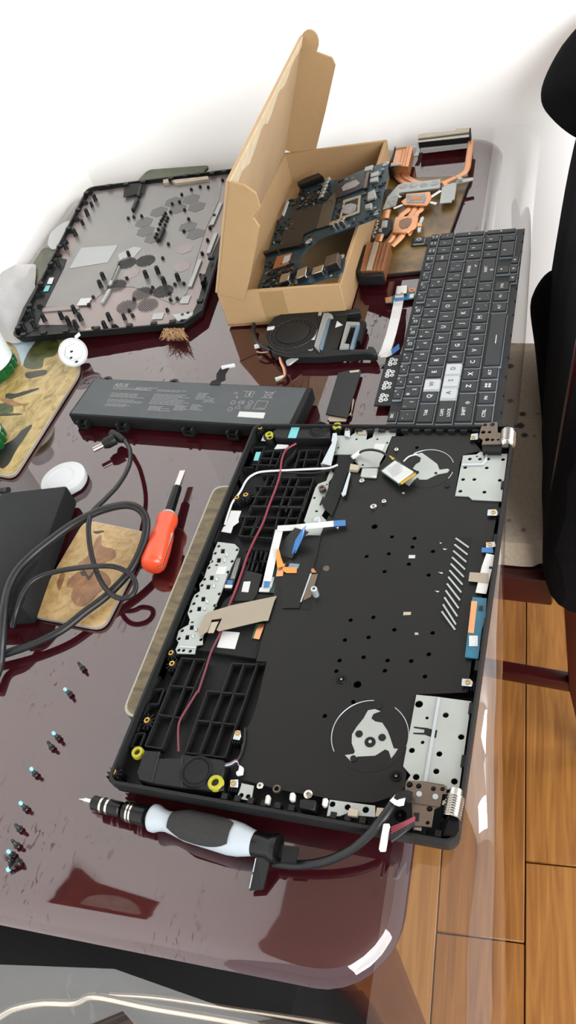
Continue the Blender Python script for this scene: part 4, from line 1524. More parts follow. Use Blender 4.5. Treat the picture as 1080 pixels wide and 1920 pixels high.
# ------------------------------------------------------------------ black pads
sl = thing('thermal_sheet', 'two flat black plastic sheets stacked between the battery and the keyboard', 'plastic sheet', at(640, 745, .001))
P1 = [(655, 535), (720, 520), (800, 520), (790, 560), (745, 700), (712, 820), (575, 798)]
MB().prism(W(KE, .003, [(588, 825), (600, 790), (735, 800), (745, 690), (755, 700), (740, 770), (700, 838), (600, 838)]), .0008, .002).build('lower_sheet', 'tan_tape', sl)
MB().prism(W(KE, .004, P1), .0022, .004).build('upper_sheet', 'dark_grey', sl, bevel=.0003, seg=1)
MB().prism(W(KE, .0044, [(725, 524), (790, 516), (785, 530), (730, 535)]), .0040, .0044).build('edge_tape', 'tan_tape', sl)

# ------------------------------------------------------------------ small socket board with ribbon
ub = thing('socket_board', 'small blue circuit board with USB socket and white ribbon beside the keyboard', 'circuit board', at(745, 550, .001))
MB().prism(W(KD, .004, [(185, 458), (215, 445), (290, 412), (330, 408), (325, 470), (250, 480), (235, 495), (175, 498)]), .0028, .004).build('board', 'pcb_teal', ub)
MB().prism(W(KD, .009, [(213, 392), (286, 385), (278, 432), (205, 440)]), .004, .009).build('socket', 'chrome', ub, bevel=.0006, seg=1)
MB().prism(W(KD, .006, [(205, 448), (262, 440), (255, 465), (205, 470)]), .004, .006).build('ribbon_latch', 'ribbon_white', ub)
MB().prism(W(KD, .0046, [(142, 466), (185, 458), (182, 494), (145, 497)]), .0036, .0046).build('copper_tab', 'copper', ub)
MB().lathe(at(*KD((312, 420)), .004), (0, 0, 1), [(0, .0015), (.0005, .0015), (.0005, .0042), (0, .0042)], 12).build('screw_pad', 'copper_dull', ub)
MB().prism(W(KD, .0052, [(298, 445), (325, 440), (322, 462), (296, 466)]), .004, .0052).build('chip', 'paper_white', ub)
RB = [(230, 478, .006), (222, 520, .012), (205, 600, .014), (180, 700, .012), (150, 790, .009), (128, 838, .007)]
MB().ribbon([at(*KD(q[:2]), q[2]) for q in RB], .0105, .0004).build('ribbon', 'ribbon_white', ub)
MB().ribbon([at(*KD((238, 468)), .0062), at(*KD((231, 490)), .0078)], .010, .0006).build('ribbon_end', 'blue_film', ub)
MB().ribbon([at(*KD((120, 828)), .0075), at(*KD((165, 825)), .009), at(*KD((200, 806)), .013)], .0088, .0004).build('ribbon', 'ribbon_white', ub)
MB().ribbon([at(*KD((185, 812)), .0125), at(*KD((232, 775)), .018)], .0085, .0005).build('ribbon_end', 'blue_film', ub)

# ------------------------------------------------------------------ plug adapter, bottles, puck
pl_ = thing('plug_adapter', 'round white wall plug adapter with three slots leaning at the placemat corner', 'plug adapter', at(140, 680, .004))
pcn = at(137, 661, .020)
pn = ((CAM_C - pcn).normalized() + Vector((0, 0, .15))).normalized()
pu = Vector((0, 0, 1)).cross(pn).normalized()
pv = pn.cross(pu)
MB().lathe(pcn, pn, [(-.004, 0), (-.004, .013), (-.001, .0165), (.0015, .0168), (.0025, .0158), (.001, .0148), (.001, 0)], 32).build('disc', 'white_plastic', pl_, smooth=True)
hx_ = [pcn + pn * .003 + pu * (.0115 * math.cos(PI / 3 * k)) + pv * (.0095 * math.sin(PI / 3 * k)) + pu * .001 for k in range(6)]
MB().plate(hx_, pn, .0025).build('face', 'white_plastic', pl_, bevel=.0006)
for q in ((322, 982), (320, 1010), (345, 1028)):
    p = at_plane(*KA(q), pcn + pn * .0031, pn)
    MB().frame(p - pu * .0016 - pv * .001, pu * .0032, pv * .0020, pn * .0003).build('slot', 'black_soft', pl_)
MB().frame(pcn + pu * .010 + pv * .012 - pn * .002, pu * .007 + pv * .002, pv * .004, pn * .002).build('tab', 'white_plastic', pl_)
MB().cyl((pcn.x, pcn.y + .006, .0042), .008, .012, 12).build('prong_block', 'white_plastic', pl_)

mat('green_glass', '0c7a38', .08, ior=1.5, trans=.6)
mat('label_white', 'e6f1ee', .45)


def bottle(loc, r, h, lab, txt):
    b_ = thing('bottle', lab, 'bottle', loc)
    l = Vector(loc)
    MB().lathe(l, (0, 0, 1), [(0, 0), (.0, r * .86), (.003, r * .97), (.008, r), (h * .72, r), (h * .82, r * .8), (h * .88, r * .42), (h * .88, 0)], 40).build('glass', 'green_glass', b_, smooth=True)
    MB().lathe(l, (0, 0, 1), [(.017, r + .0002), (.017, r + .0006), (h * .70, r + .0006), (h * .70, r + .0002)], 40).build('label', 'label_white', b_, smooth=True)
    MB().lathe(l, (0, 0, 1), [(h * .88, 0), (h * .88, r * .48), (h, r * .48), (h, 0)], 30).build('cap', 'white_plastic', b_, smooth=True)
    # moulded ribs round the foot
    for k in range(18):
        a = 2 * PI * k / 18
        MB().lathe(l + Vector((math.cos(a) * r * .93, math.sin(a) * r * .93, .003)), (0, 0, 1), [(0, 0), (0, .004), (.010, .0045), (.013, 0)], 8).build('foot_rib', 'green_glass', b_, smooth=True)
    return b_


bz = MATH + .0006
bb = at(-16, 702, bz)
bot1 = bottle(bb, .034, .13, 'green bottle with white label standing on the savanna placemat beside the plug adapter', 1)
dv = (CAM_C - bb)
dv.z = 0
dv.normalize()
sd = Vector((-dv.y, dv.x, 0))
for s_, zz, sz in (('TUM', .040, .0085), ('NATE', .031, .0048)):
    a = math.radians(18)
    nn = (dv * math.cos(a) + sd * math.sin(a)).normalized()
    tt = Vector((-nn.y, nn.x, 0))
    text('printed_text', s_, sz, Vector((bb.x, bb.y, bb.z + zz)) + nn * .0347, tt, (0, 0, 1), 'grey_print', bot1)
bottle(at(-36, 842, bz), .031, .10, 'green bottle at the left picture edge on the near rim of the savanna placemat', 0)

pk = thing('white_puck', 'round white plastic puck with a cut side behind the power adapter', 'plastic disc', at(118, 900, .001))
pc_ = at(118, 897, .008)
q_ = [pc_ + Vector((.0235 * math.cos(a), .0235 * math.sin(a), 0)) for a in [math.radians(d) for d in range(-20, 300, 10)]]
MB().prism(q_, .001, .0085).build('body', 'white_plastic', pk, bevel=.0018)
MB().lathe(Vector((pc_.x - .002, pc_.y, .0085)), (0, 0, 1), [(.0, .0135), (.0004, .0138), (.0004, .0145), (0, .0148)], 28).build('ridge', 'white_plastic', pk, smooth=True)
MB().bar(at(*KG((400, 935)), .006), at(*KG((414, 915)), .006), .0022, .001).build('slot', 'dark_grey', pk)

# ------------------------------------------------------------------ power adapter and its cables
pa = thing('power_adapter', 'matte black laptop power adapter with coiled cables at the left edge', 'power adapter', at(60, 1050, .001))
AZ = .027
fr_ = at(*KP((377, 88)), AZ)
nr_ = at(*KP((128, 775)), AZ)
ad = (fr_ - nr_)
al_ = ad.length
ad.normalize()
an = Vector((-ad.y, ad.x, 0))
mat('adapter_black', '181a1c', .6, ior=1.3, bump=(1500, .1))
MB().frame(Vector((nr_.x, nr_.y, .001)), ad * al_, an * .072, (0, 0, AZ - .001)).build('case', 'adapter_black', pa, bevel=.003)
MB().frame(Vector((nr_.x, nr_.y, .008)) + an * .022 - ad * .006, ad * .006, an * .012, (0, 0, .010)).build('cable_boot', 'black_soft', pa, bevel=.0015)
c1 = [((660, 690), .011), ((688, 750), .014), ((682, 830), .022), ((625, 930), .030), ((555, 1005), .036), ((490, 1070), .040), ((470, 1130), .040), ((472, 1220), .034), ((492, 1330), .026), ((530, 1430), .022), ((580, 1500), .020), ((640, 1530), .018), ((698, 1512), .018), ((718, 1460), .020), ((690, 1402), .024), ((620, 1366), .028), ((540, 1358), .032), ((400, 1370), .030), ((280, 1392), .031), ((180, 1432), .032), ((120, 1505), .031), ((85, 1600), .026), ((66, 1680), .016)]
MB().tube(smooth_path([at(*KG(q), z) for q, z in c1], 6), .0023, 10).build('thin_cable', 'black_wire', pa, smooth=True)
c2 = [((-60, 1850), .006), ((60, 1812), .007), ((190, 1765), .008), ((330, 1695), .009), ((450, 1602), .010), ((560, 1520), .011), ((660, 1420), .014), ((725, 1320), .018), ((768, 1200), .024), ((772, 1110), .030), ((735, 1056), .036), ((670, 1036), .040), ((580, 1050), .040), ((480, 1086), .040), ((380, 1140), .038), ((280, 1212), .036), ((180, 1292), .034), ((95, 1378), .034), ((45, 1475), .033), ((20, 1600), .031), ((12, 1750), .020), ((0, 1880), .007), ((-40, 1990), .006)]
MB().tube(smooth_path([at(*KG(q), z) for q, z in c2], 6), .0036, 12).build('thick_cable', 'black_wire', pa, smooth=True)
c3 = [((0, 962), .006), ((25, 958), .006), ((45, 955), .008)]
MB().tube(smooth_path([at(*KG(q), z) for q, z in c3], 4), .003, 10).build('thick_cable', 'black_wire', pa, smooth=True)
# barrel plug
pb = at(*KG((600, 690)), .011)
pt_ = at(*KG((497, 742)), .011)
pdv = (pt_ - pb).normalized()
MB().lathe(pb - pdv * .002, pdv, [(0, 0), (0, .006), (.010, .0062), (.012, .0048), (.014, .0048), (.014, 0)], 16).build('plug_body', 'black_plastic', pa, smooth=True)
MB().lathe(pb + pdv * .012, pdv, [(0, .0028), (.0105, .0028), (.0108, .0024), (.0108, .0014), (.004, .0014)], 16).build('plug_barrel', 'chrome', pa, smooth=True)
MB().lathe(at(*KG((605, 665)), .011), at(*KG((665, 695)), .011) - at(*KG((605, 665)), .011), [(-.004, 0), (-.004, .005), (.006, .0048), (.014, .0032), (.017, .003), (.017, 0)], 14).build('plug_elbow', 'black_plastic', pa, smooth=True)

# ------------------------------------------------------------------ orange screwdriver
os_ = thing('orange_screwdriver', 'orange handled flat screwdriver with pocket clip on the table', 'screwdriver', at(305, 1010, .001))
mat('orange_plastic', 'f0512c', .28)
oz = .0125
t0, t1, t2, t3, t4 = [at(*KP(q), z) for q, z in (((858, 545), oz), ((938, 255), oz), ((955, 245), oz), ((998, 100), .0115), ((1028, 8), .0105))]
ax = (t4 - t0)
L_ = ax.length
ax.normalize()
hl = (t1 - t0).length
sl_ = (t3 - t0).length
MB().lathe(t0 - ax * .002, ax, [(0, 0), (0, .008), (.002, .0105), (.006, .0115), (.020, .0118), (hl * .62, .0108), (hl * .78, .0090), (hl * .9, .0102), (hl * .98, .0098), (hl, .0080), (hl, 0)], 10).build('handle', 'orange_plastic', os_, smooth=True)
MB().lathe(t0 + ax * hl, ax, [(-.003, .0062), (.001, .0062), (.001, .0048), (sl_ - hl, .0044), (sl_ - hl, 0)], 8).build('sleeve', 'black_gloss', os_, smooth=True)
sd_ = ax.cross(Vector((0, 0, 1))).normalized()
MB().lathe(t0 + ax * hl, ax, [(-.0005, .0068), (.0015, .0068), (.0015, .0055), (-.0005, .0055)], 16).build('ferrule', 'steel', os_, smooth=True)
p = t0 + ax * sl_
q = t0 + ax * L_
MB().add([p + sd_ * .0026 + Vector((0, 0, .0022)), p - sd_ * .0026 + Vector((0, 0, .0022)), p - sd_ * .0026 - Vector((0, 0, .0022)), p + sd_ * .0026 - Vector((0, 0, .0022)), q + sd_ * .0028 + Vector((0, 0, .0006)), q - sd_ * .0028 + Vector((0, 0, .0006)), q - sd_ * .0028 - Vector((0, 0, .0006)), q + sd_ * .0028 - Vector((0, 0, .0006))],
          [[0, 1, 2, 3], [4, 7, 6, 5], [0, 4, 5, 1], [1, 5, 6, 2], [2, 6, 7, 3], [3, 7, 4, 0]]).build('blade', 'chrome', os_)
cl = [at(*KP(z), oz + .002) for z in ((890, 550), (912, 548), (972, 362), (966, 360), (900, 540))]
MB().tube(cl, .0007, 6).build('clip', 'chrome', os_, smooth=True)

# ------------------------------------------------------------------ precision screwdriver
ps = thing('precision_screwdriver', 'precision bit screwdriver with white and black grip near the laptop chassis', 'screwdriver', at(330, 1560, .001))
mat('grip_white', 'aeb7be', .35)
mat('grip_black', '1a1a1a', .75, bump=(900, .4))
a0 = at(*KN((62, 108)), .010)
a1 = at(*KN((906, 322)), .0125)
px_ = (a1 - a0)
PL = px_.length
px_.normalize()
u_ = PL / 871.0   # metres per crop pixel along the shaft


def pst(name, mt, prof, n=20, parent=None):
    return MB().lathe(a0, px_, [(t * u_, r * u_) for t, r in prof], n).build(name, mt, parent or ps, smooth=True)


pst('bit', 'chrome', [(0, 1), (28, 9), (34, 14), (72, 14), (72, 0)], 6)
pst('bit_holder', 'black_gloss', [(70, 0), (70, 25), (74, 29), (200, 30), (204, 26), (204, 0)])
for t in (118, 146):
    pst('ring', 'chrome', [(t - 5, 29), (t - 5, 31.5), (t + 5, 31.5), (t + 5, 29)])
pst('neck', 'brass', [(200, 10), (216, 10)], 12)
pst('collar', 'black_gloss', [(214, 0), (214, 26), (222, 38), (318, 40), (322, 34), (322, 0)], 16)
for t in (246, 260):
    pst('ring', 'chrome', [(t - 4, 38), (t - 4, 41), (t + 4, 41), (t + 4, 38)])
pst('neck', 'chrome', [(320, 23), (345, 23)], 16)
pst('grip', 'grip_white', [(338, 0), (338, 44), (345, 51), (362, 52), (385, 42), (410, 38), (440, 42), (500, 54), (580, 58), (680, 62), (720, 58), (760, 48), (775, 44), (775, 0)], 24)
rg = MB()
rows = []
for i in range(13):
    t = 432 + 22 * i
    rr = {0: 43, 1: 49, 2: 54}.get(i, 58 + min(6, i * .5))
    hw = 1.25 * math.sin(PI * (0.12 + 0.80 * (i / 12))) ** .5
    row = []
    dn = -(Vector((0, 0, 1)))
    camd = (CAM_C - a0).normalized()
    camd = (camd - px_ * camd.dot(px_)).normalized()
    sdd = px_.cross(camd)
    for k in range(9):
        a = hw * (k / 4 - 1) - .25
        row.append(a0 + px_ * (t * u_) + (camd * math.cos(a) + sdd * math.sin(a)) * ((rr + 1.5) * u_))
    rows.append(row)
rg.grid(rows).build('rubber_pad', 'grip_black', ps, smooth=True)
rb_ = meshof(MB().lathe((0, 0, 0), (0, 0, 1), [(0, .0005), (.0003, .0003), (.0004, 0)], 6), 'grip_stud', 'grip_black')
for i in range(3, 10):
    for k in (2, 3, 4, 5):
        inst('grip_stud', rb_, rows[i][k], ps)
pst('cap', 'black_gloss', [(770, 0), (770, 44), (838, 46), (845, 52), (868, 53), (871, 48), (871, 0)], 24)

# ------------------------------------------------------------------ screws standing on their heads
mat('screw_black', '2c2d2e', .35, .6)
mat('thread_lock', '8fd4ee', .4)


def screw_mesh(lk):
    o = MB()
    o.lathe((0, 0, 0), (0, 0, 1), [(0, 0), (0, .0024), (.0006, .0027), (.0016, .0022), (.0018, .0013), (.0030, .0012)] + [z for k in range(4) for z in ((.0032 + .0009 * k, .0014), (.0036 + .0009 * k, .0011))] + [(.0074, .0012), (.0080, .0006), (.0080, 0)], 12, 0)
    if lk:
        o.lathe((0, 0, 0), (0, 0, 1), [(.0062, .0014), (.0064, .00155), (.0080, .0014), (.0084, 0)], 12, 1)
    return meshof(o, 'screw', ['screw_black', 'thread_lock'], smooth=True)


sm_ = [screw_mesh(0), screw_mesh(1)]
scr = [((622, 214), 0, 'topmost small black screw standing on its head right of the thick cable'),
       ((527, 406), 1, 'second small black screw from the top, standing alone on the table'),
       ((438, 735), 1, 'blue tipped black screw, right one of the standing pair'),
       ((390, 808), 0, 'dark tipped black screw, left one of the standing pair'),
       ((268, 1010), 1, 'blue tipped black screw standing between the pair and the lower row'),
       ((195, 1266), 1, 'blue tipped black screw at the top of the lower left row'),
       ((150, 1420), 0, 'dark tipped black screw, second in the lower left row'),
       ((132, 1545), 0, 'dark tipped black screw, third in the lower left row'),
       ((97, 1614), 1, 'blue tipped black screw standing just above the lying cluster'),
       ((88, 1668), 0, 'dark tipped black screw standing inside the lowest cluster')]
for q, lk, lab in scr:
    p = at(*KO(q), .0004)
    o = inst('screw', sm_[lk], p, None, rot=(rnd.uniform(-.12, .12), rnd.uniform(-.12, .12), 0), scale=(.95, .95, 1.1))
    tag(o, lab, 'screw', 'small black screws on the table')
a_, b_ = at(*KO((150, 1660)), .0028), at(*KO((40, 1735)), .0016)
d = (b_ - a_).normalized()
o = inst('screw', sm_[1], a_, None, rot=d.to_track_quat('Z', 'Y').to_euler(), scale=(1.15, 1.15, 1.3))
tag(o, 'black screw lying on its side at the bottom of the screw cluster', 'screw', 'small black screws on the table')

# ------------------------------------------------------------------ crumpled plastic bag at the wall
m = bpy.data.materials.new('clear_bag')
MATS['clear_bag'] = m
m.use_nodes = True
nt = m.node_tree
for q in list(nt.nodes):
    nt.nodes.remove(q)
out = nt.nodes.new('ShaderNodeOutputMaterial')
tr = nt.nodes.new('ShaderNodeBsdfTransparent')
gl = nt.nodes.new('ShaderNodeBsdfGlossy')
gl.inputs['Roughness'].default_value = .12
df = nt.nodes.new('ShaderNodeBsdfDiffuse')
df.inputs[0].default_value = (.85, .85, .87, 1)
m1 = nt.nodes.new('ShaderNodeMixShader')
m1.inputs[0].default_value = .35
m2 = nt.nodes.new('ShaderNodeMixShader')
fr = nt.nodes.new('ShaderNodeFresnel')
nt.links.new(tr.outputs[0], m1.inputs[1])
nt.links.new(df.outputs[0], m1.inputs[2])
nt.links.new(fr.outputs[0], m2.inputs[0])
nt.links.new(m1.outputs[0], m2.inputs[1])
nt.links.new(gl.outputs[0], m2.inputs[2])
nt.links.new(m2.outputs[0], out.inputs[0])
r_ = random.Random(9)
rows = []
for i in range(13):
    row = []
    for j in range(13):
        p = at(-70 + 11.5 * j + r_.uniform(-3, 3), 500 + 12 * i + r_.uniform(-3, 3), .004)
        e = math.sin(PI * i / 12) * math.sin(PI * j / 12)
        row.append(Vector((p.x, p.y, .0065 + e * (.014 + r_.uniform(-.006, .012)))))
    rows.append(row)
o = MB().grid(rows).build('plastic_bag', 'clear_bag', smooth=True)
md = o.modifiers.new('soft', 'SUBSURF')
md.levels = md.render_levels = 1
tag(o, 'crumpled clear plastic bag between the wall and the bottom cover', 'bag')
# ------------------------------------------------------------------ loose keyboard
kbd = thing('laptop_keyboard', 'black laptop keyboard with four white WASD keys lying beside the table edge', 'keyboard', (0.19, 0.53, 0.001))
KQ0 = Vector((0.1551045, 0.4191585, 0))
KANG = 1.5915523
KE_ = Vector((math.cos(KANG), math.sin(KANG), 0))
KN_ = Vector((math.sin(KANG), -math.cos(KANG), 0))
PT = 0.0178664


def kp3(u, v, z=0.0):
    p = KQ0 + KE_ * (u * PT) + KN_ * (v * PT * .9914)
    return Vector((p.x, p.y, z))


mat('key_black', '2a2d30', .45, ior=1.35, noise=(300, .06))
mat('key_white', 'bfc5c9', .35)
mat('key_skirt', '8f9ca4', .2)
mat('key_skirt_white', 'cfd6da', .2)
mat('legend', 'dfe3e4', .5)
mat('legend_dark', '55595c', .5)
mat('kb_plate', '232527', .5, ior=1.3, noise=(30, .1))
po = [kp3(*q) for q in ((-2.2, -2.05), (-.45, -2.05), (-.45, -3.0), (3.75, -3.0), (3.85, -2.2), (15.2, -2.25), (15.2, -3.35), (16.05, -3.35), (16.1, -2.2), (16.15, 3.88), (-2.2, 3.88))]
plate = MB().prism(po, .0040, .0056).build('base_plate', 'kb_plate', kbd)
key_me, sk_me = {}, {}


def keycap(w, h, white, wide=0):
    k = (round(w, 3), round(h, 3), white)
    if k not in key_me:
        a, b_ = (w * PT - .0034) / 2, (h * PT * .99 - .0030) / 2
        vs = []
        for s, z in ((0, 0), (0, .0018), (.0007, .0024)):
            for cx, cy in ((-1, -1), (1, -1), (1, 1), (-1, 1)):
                vs.append(KE_ * (cx * (a - s)) + KN_ * (cy * (b_ - s)) + Vector((0, 0, z)))
        fs = [[3, 2, 1, 0], [8, 9, 10, 11]]
        for r in (0, 4):
            fs += [[r + i, r + (i + 1) % 4, r + 4 + (i + 1) % 4, r + 4 + i] for i in range(4)]
        key_me[k] = meshof(MB().add(vs, fs), 'key', 'key_white' if white else 'key_black')
        o = MB().frame(KE_ * (-a - .0014) + KN_ * (-b_ - .0002), KE_ * (2 * a + .0016), KN_ * (2 * b_ + .0009), (0, 0, .0016))
        sk_me[k] = meshof(o, 'key_skirt', 'key_skirt_white' if white else 'key_skirt')
    return key_me[k], sk_me[k]


KTOP = .0066


def key(leg, u, v, w=1.0, h=1.0, size=.0066, sub=None, white=False, z=KTOP):
    m_, s_ = keycap(w, h, white)
    o = inst('key', m_, kp3(u, v, z), kbd)
    inst('key_skirt', s_, kp3(u, v, z - .0012), o)
    lm = 'legend_dark' if white else 'legend'
    if leg:
        ofs = 0.0
        text('legend', leg, size, kp3(u - (w / 2 - .5) * 0.0, v, z + .0024), KE_, -KN_, lm, o)
    if sub:
        for s, du, dv, sz in sub:
            text('legend', s, sz, kp3(u + du, v + dv, z + .0024), KE_, -KN_, lm, o)
    return o


for i, c in enumerate('QWERTYUIOP'):
    key(c, i, 0, white=(c == 'W'))
for i, c in enumerate('ASDFGHJKL'):
    key(c, i + .25, 1, white=(c in 'ASD'))
for i, c in enumerate('ZXCVBNM'):
    key(c, i + .75, 2)
for i, (a_, b_) in enumerate(zip('1234567890-=', '!@#$%^&*()_+')):
    key('', i - .55, -1, sub=[(a_, .12, .12, .0050), (b_, -.25, -.2, .0034)])
key('', -1.5, -1, sub=[('`', .1, .1, .004), ('~', -.2, -.2, .0034)])
for c, d, u, v in (('[', '{', 10, 0), (']', '}', 11, 0), (';', ':', 9.25, 1), ("'", '"', 10.25, 1), (',', '<', 7.75, 2), ('.', '>', 8.75, 2), ('/', '?', 9.75, 2)):
    key('', u, v, sub=[(c, .12, .15, .0044), (d, -.2, -.18, .0038)])
key('', 12.08, 0, 1.16, sub=[('\\', .1, .1, .0044), ('|', -.2, -.18, .0034)])
key('', 11.95, -1, 1.9, sub=[('\u2190', 0, 0, .0062)])
key('TAB', -1.3, 0, 1.6, size=.0044)
key('', -1.2, 1, 1.85, sub=[('CAPS', -.1, -.16, .0042), ('LOCK', -.1, .2, .0042)])
key('', 11.72, 1, 1.9, sub=[('ENTER', 0, -.15, .0044), ('\u21b5', .3, .22, .0044)])
key('', -.92, 2, 2.3, sub=[('SHIFT', -.3, -.05, .0046), ('\u21e7', .35, .1, .005)])
key('', 11.58, 2, 2.6, sub=[('SHIFT', 0, -.12, .0044), ('\u21e7', -.1, .25, .005)])
key('CTRL', -1.4, 3, 1.35, size=.0044)
key('FN', -.21, 3, 1, size=.0042)
win = key('', .8, 3, 1)
for dx in (-.16, .02):
    for dy in (-.16, .02):
        MB().frame(kp3(.8 + dx - .02, 3 + dy, KTOP + .0024), KE_ * .0022, KN_ * .0022, (0, 0, .0001)).build('legend', 'legend', win)
key('ALT', 1.82, 3, 1, size=.0042)
sp = key('', 4.72, 3.05, 4.75, 1.05)
MB().frame(kp3(4.3, 3.05, KTOP + .0024), KE_ * .013, KN_ * .0009, (0, 0, .0001)).build('legend', 'legend', sp)
key('ALT', 7.65, 3, .95, size=.0038)
key('FN', 8.7, 3, 1, size=.0038)
key('CTRL', 9.75, 3, 1, size=.0036)
key('', 11.47, 2.9, .9, .9, sub=[('\u25b2', 0, -.1, .003)])
for s, u in (('\u25c0', 10.5), ('\u25bc', 11.47), ('\u25b6', 12.42)):
    key(s, u, 3.55 if True else 0, .9, .6, size=.003)
for i in range(4):
    key('', .28 + 1.04 * i, -1.78, .95, .62, size=.0034, sub=[('F%d' % (i + 1), .2, -.12, .0026), ('\u2022', -.1, .05, .005)])
    key('', 4.67 + 1.055 * i, -1.78, .95, .62, sub=[('F%d' % (i + 5), .2, -.12, .0026), ('\u25a1', -.1, .05, .0045)])
    key('', 9.15 + 1.055 * i, -1.78, .95, .62, sub=[('F%d' % (i + 9), .2, -.12, .0026), ('\u25ab', -.1, .05, .0045)])
key('ESC', -1.5, -1.78, .95, .62, size=.0036)
for s, t, u in (('PRT', 'SC', 13.25), ('DEL', 'INS', 14.12), ('PG', 'UP', 14.97), ('PG', 'DN', 15.75)):
    key('', u, -1.80, .82, .62, sub=[(s, 0, -.1, .0028), (t, 0, .14, .0028)])
for s, u in (('NUM', 13.22), ('/', 14.08), ('*', 14.94), ('-', 15.77)):
    key(s, u, -1, .84, size=.0032 if len(s) > 1 else .005)
for r, v in (('789', 0), ('456', 1), ('123', 2)):
    for i, c in enumerate(r):
        key('', 13.24 + .85 * i, v, .84, sub=[(c, -.02, -.12, .0046)])
key('+', 15.79, .45, .62, 1.95, size=.005)
key('\u21b5', 15.79, 2.45, .62, 1.95, size=.004)
key('', 13.66, 3.0, 1.68, 1, sub=[('0', -.1, -.15, .0046)])
key('.', 14.95, 3.0, .84, 1, size=.005)
# power key on its tab
pw = key('', 15.62, -2.85, .82, .85)
MB().lathe(kp3(15.62, -2.85, KTOP + .0024), (0, 0, 1), [(0, .0020), (.0001, .0020), (.0001, .0028), (0, .0028)], 14).build('legend', 'legend', pw)
# open switch holes where the hot keys are missing
for i in range(4):
    u = .15 + 1.02 * i
    o = MB()
    for du, dv, r in ((-.22, -.12, .0024), (0.02, -.15, .0021), (.24, -.1, .0024), (-.15, .14, .0022), (.15, .14, .0022)):
        o = MB().lathe(kp3(u + du, -2.55 + dv, .0056), (0, 0, 1), [(0, r * .45), (.0004, r * .45), (.0004, r), (0, r)], 10)
        o.build('switch_hole', 'paper_white', kbd)
# small dark notches and studs along the plate edge
for u in (-1.2, .1, 1.6, 3.2, 5.1, 7.0, 8.3, 9.6, 10.7, 12.2, 13.5, 14.6, 15.5):
    MB().frame(kp3(u, 3.80, .0056), KE_ * .002, KN_ * .0015, (0, 0, .0012)).build('edge_stud', 'black_soft', kbd)
# ------------------------------------------------------------------ laptop chassis, underside up
ch = thing('laptop_chassis', 'black laptop keyboard chassis lying face down with metal plates and ribs exposed', 'laptop part', (0.12, 0.18, MATH))
CX, CY = 0.240, 0.3624
ZR, ZF, ZS = 0.0254, 0.0112, 0.0205
mat('frame_plastic', '1c1d1e', .55, ior=1.3, bump=(1200, .06))
lo = []
spec = [(.0125, .0046, .008), (.004, .0072, .008), (.0, .0130, .008), (-.0004, .0200, .008), (.0, ZR - .0004, .008), (.0005, ZR, .008), (.0022, ZR, .006), (.0024, ZF, .006)]
for ins, z, r in spec:
    lo.append([Vector((q.x, q.y, z)) for q in rrect(ins - .0025, ins - .0015, CX - ins, CY - ins, r, 5)])
n = len(lo[0])
vs = [q for lp in lo for q in lp]
fs = [[k * n + i, k * n + (i + 1) % n, (k + 1) * n + (i + 1) % n, (k + 1) * n + i] for k in range(len(lo) - 1) for i in range(n)]
fs += [list(range(n))[::-1], [len(vs) - n + i for i in range(n)]]
MB().add(vs, fs).build('shell', 'frame_plastic', ch, smooth=True)


def cpx(name, mt, pts, z, th, k=KH, parent=None, bev=0, holes=(), sm=False):
    P = W(k, z, pts) if k else [at(q[0], q[1], z) for q in pts]
    if sm:
        P = smooth_path(P + P[:1], 4)[:-1]
    return MB().prism(P, z - th, z, holes).build(name, mt, parent or ch, bevel=bev, seg=1)


def rounds(k, z, lst, r=.0017):
    out = []
    for q in lst:
        rr = q[2] if len(q) > 2 else r
        out.append(ring(at(*k(q[:2]), z), rr, 10))
    return out


# ribs: every line is a rib standing on the floor
ZRB = .0185


def ribs(k, lines, zt=ZRB, w=.0009):
    for a_, b_ in lines:
        p, q = at(*k(a_), zt), at(*k(b_), zt)
        for c in (p, q):
            c.x = min(max(c.x, .0015), CX - .003)
            c.y = min(max(c.y, .0015), CY - .003)
            c.z = ZF
        if (p - q).length < .003:
            continue
        MB().bar(p, q, w, zt - ZF).build('rib', 'frame_plastic', ch)


ribs(KS, [((180, 350), (345, 350)), ((290, 397), (545, 387)), ((265, 470), (505, 480)), ((195, 545), (475, 552)), ((108, 575), (215, 577)), ((340, 335), (235, 610)), ((440, 392), (385, 570)), ((530, 395), (458, 570)), ((165, 345), (98, 600)), ((120, 400), (70, 570)), ((745, 385), (975, 380)), ((720, 490), (950, 488)), ((690, 592), (930, 572)), ((815, 385), (765, 592)), ((735, 385), (672, 592)), ((975, 380), (925, 575)), ((690, 375), (655, 440)), ((655, 440), (570, 500)), ((570, 500), (565, 570)),
          ((300, 655), (470, 660)), ((510, 690), (890, 690)), ((230, 790), (850, 800)), ((200, 905), (800, 915)), ((165, 1010), (760, 1018)), ((890, 690), (762, 1075)), ((722, 690), (570, 1075)), ((635, 660), (490, 1075)), ((470, 655), (410, 790)), ((375, 680), (335, 790)), ((300, 790), (160, 1075)), ((380, 905), (340, 1010))])
ribs(KH, [((150, 508), (440, 515)), ((215, 570), (425, 575)), ((100, 622), (400, 635)), ((80, 672), (275, 688)), ((470, 420), (400, 640)), ((380, 520), (330, 635)), ((310, 520), (275, 690)), ((190, 565), (145, 680)), ((120, 565), (85, 672)), ((95, 565), (205, 565)), ((205, 565), (150, 675)),
          ((130, 755), (300, 760)), ((150, 815), (210, 815)), ((215, 760), (175, 875)), ((180, 760), (150, 870)), ((245, 765), (205, 870)), ((5, 385), (95, 330)), ((0, 470), (60, 360)), ((0, 440), (50, 430))])
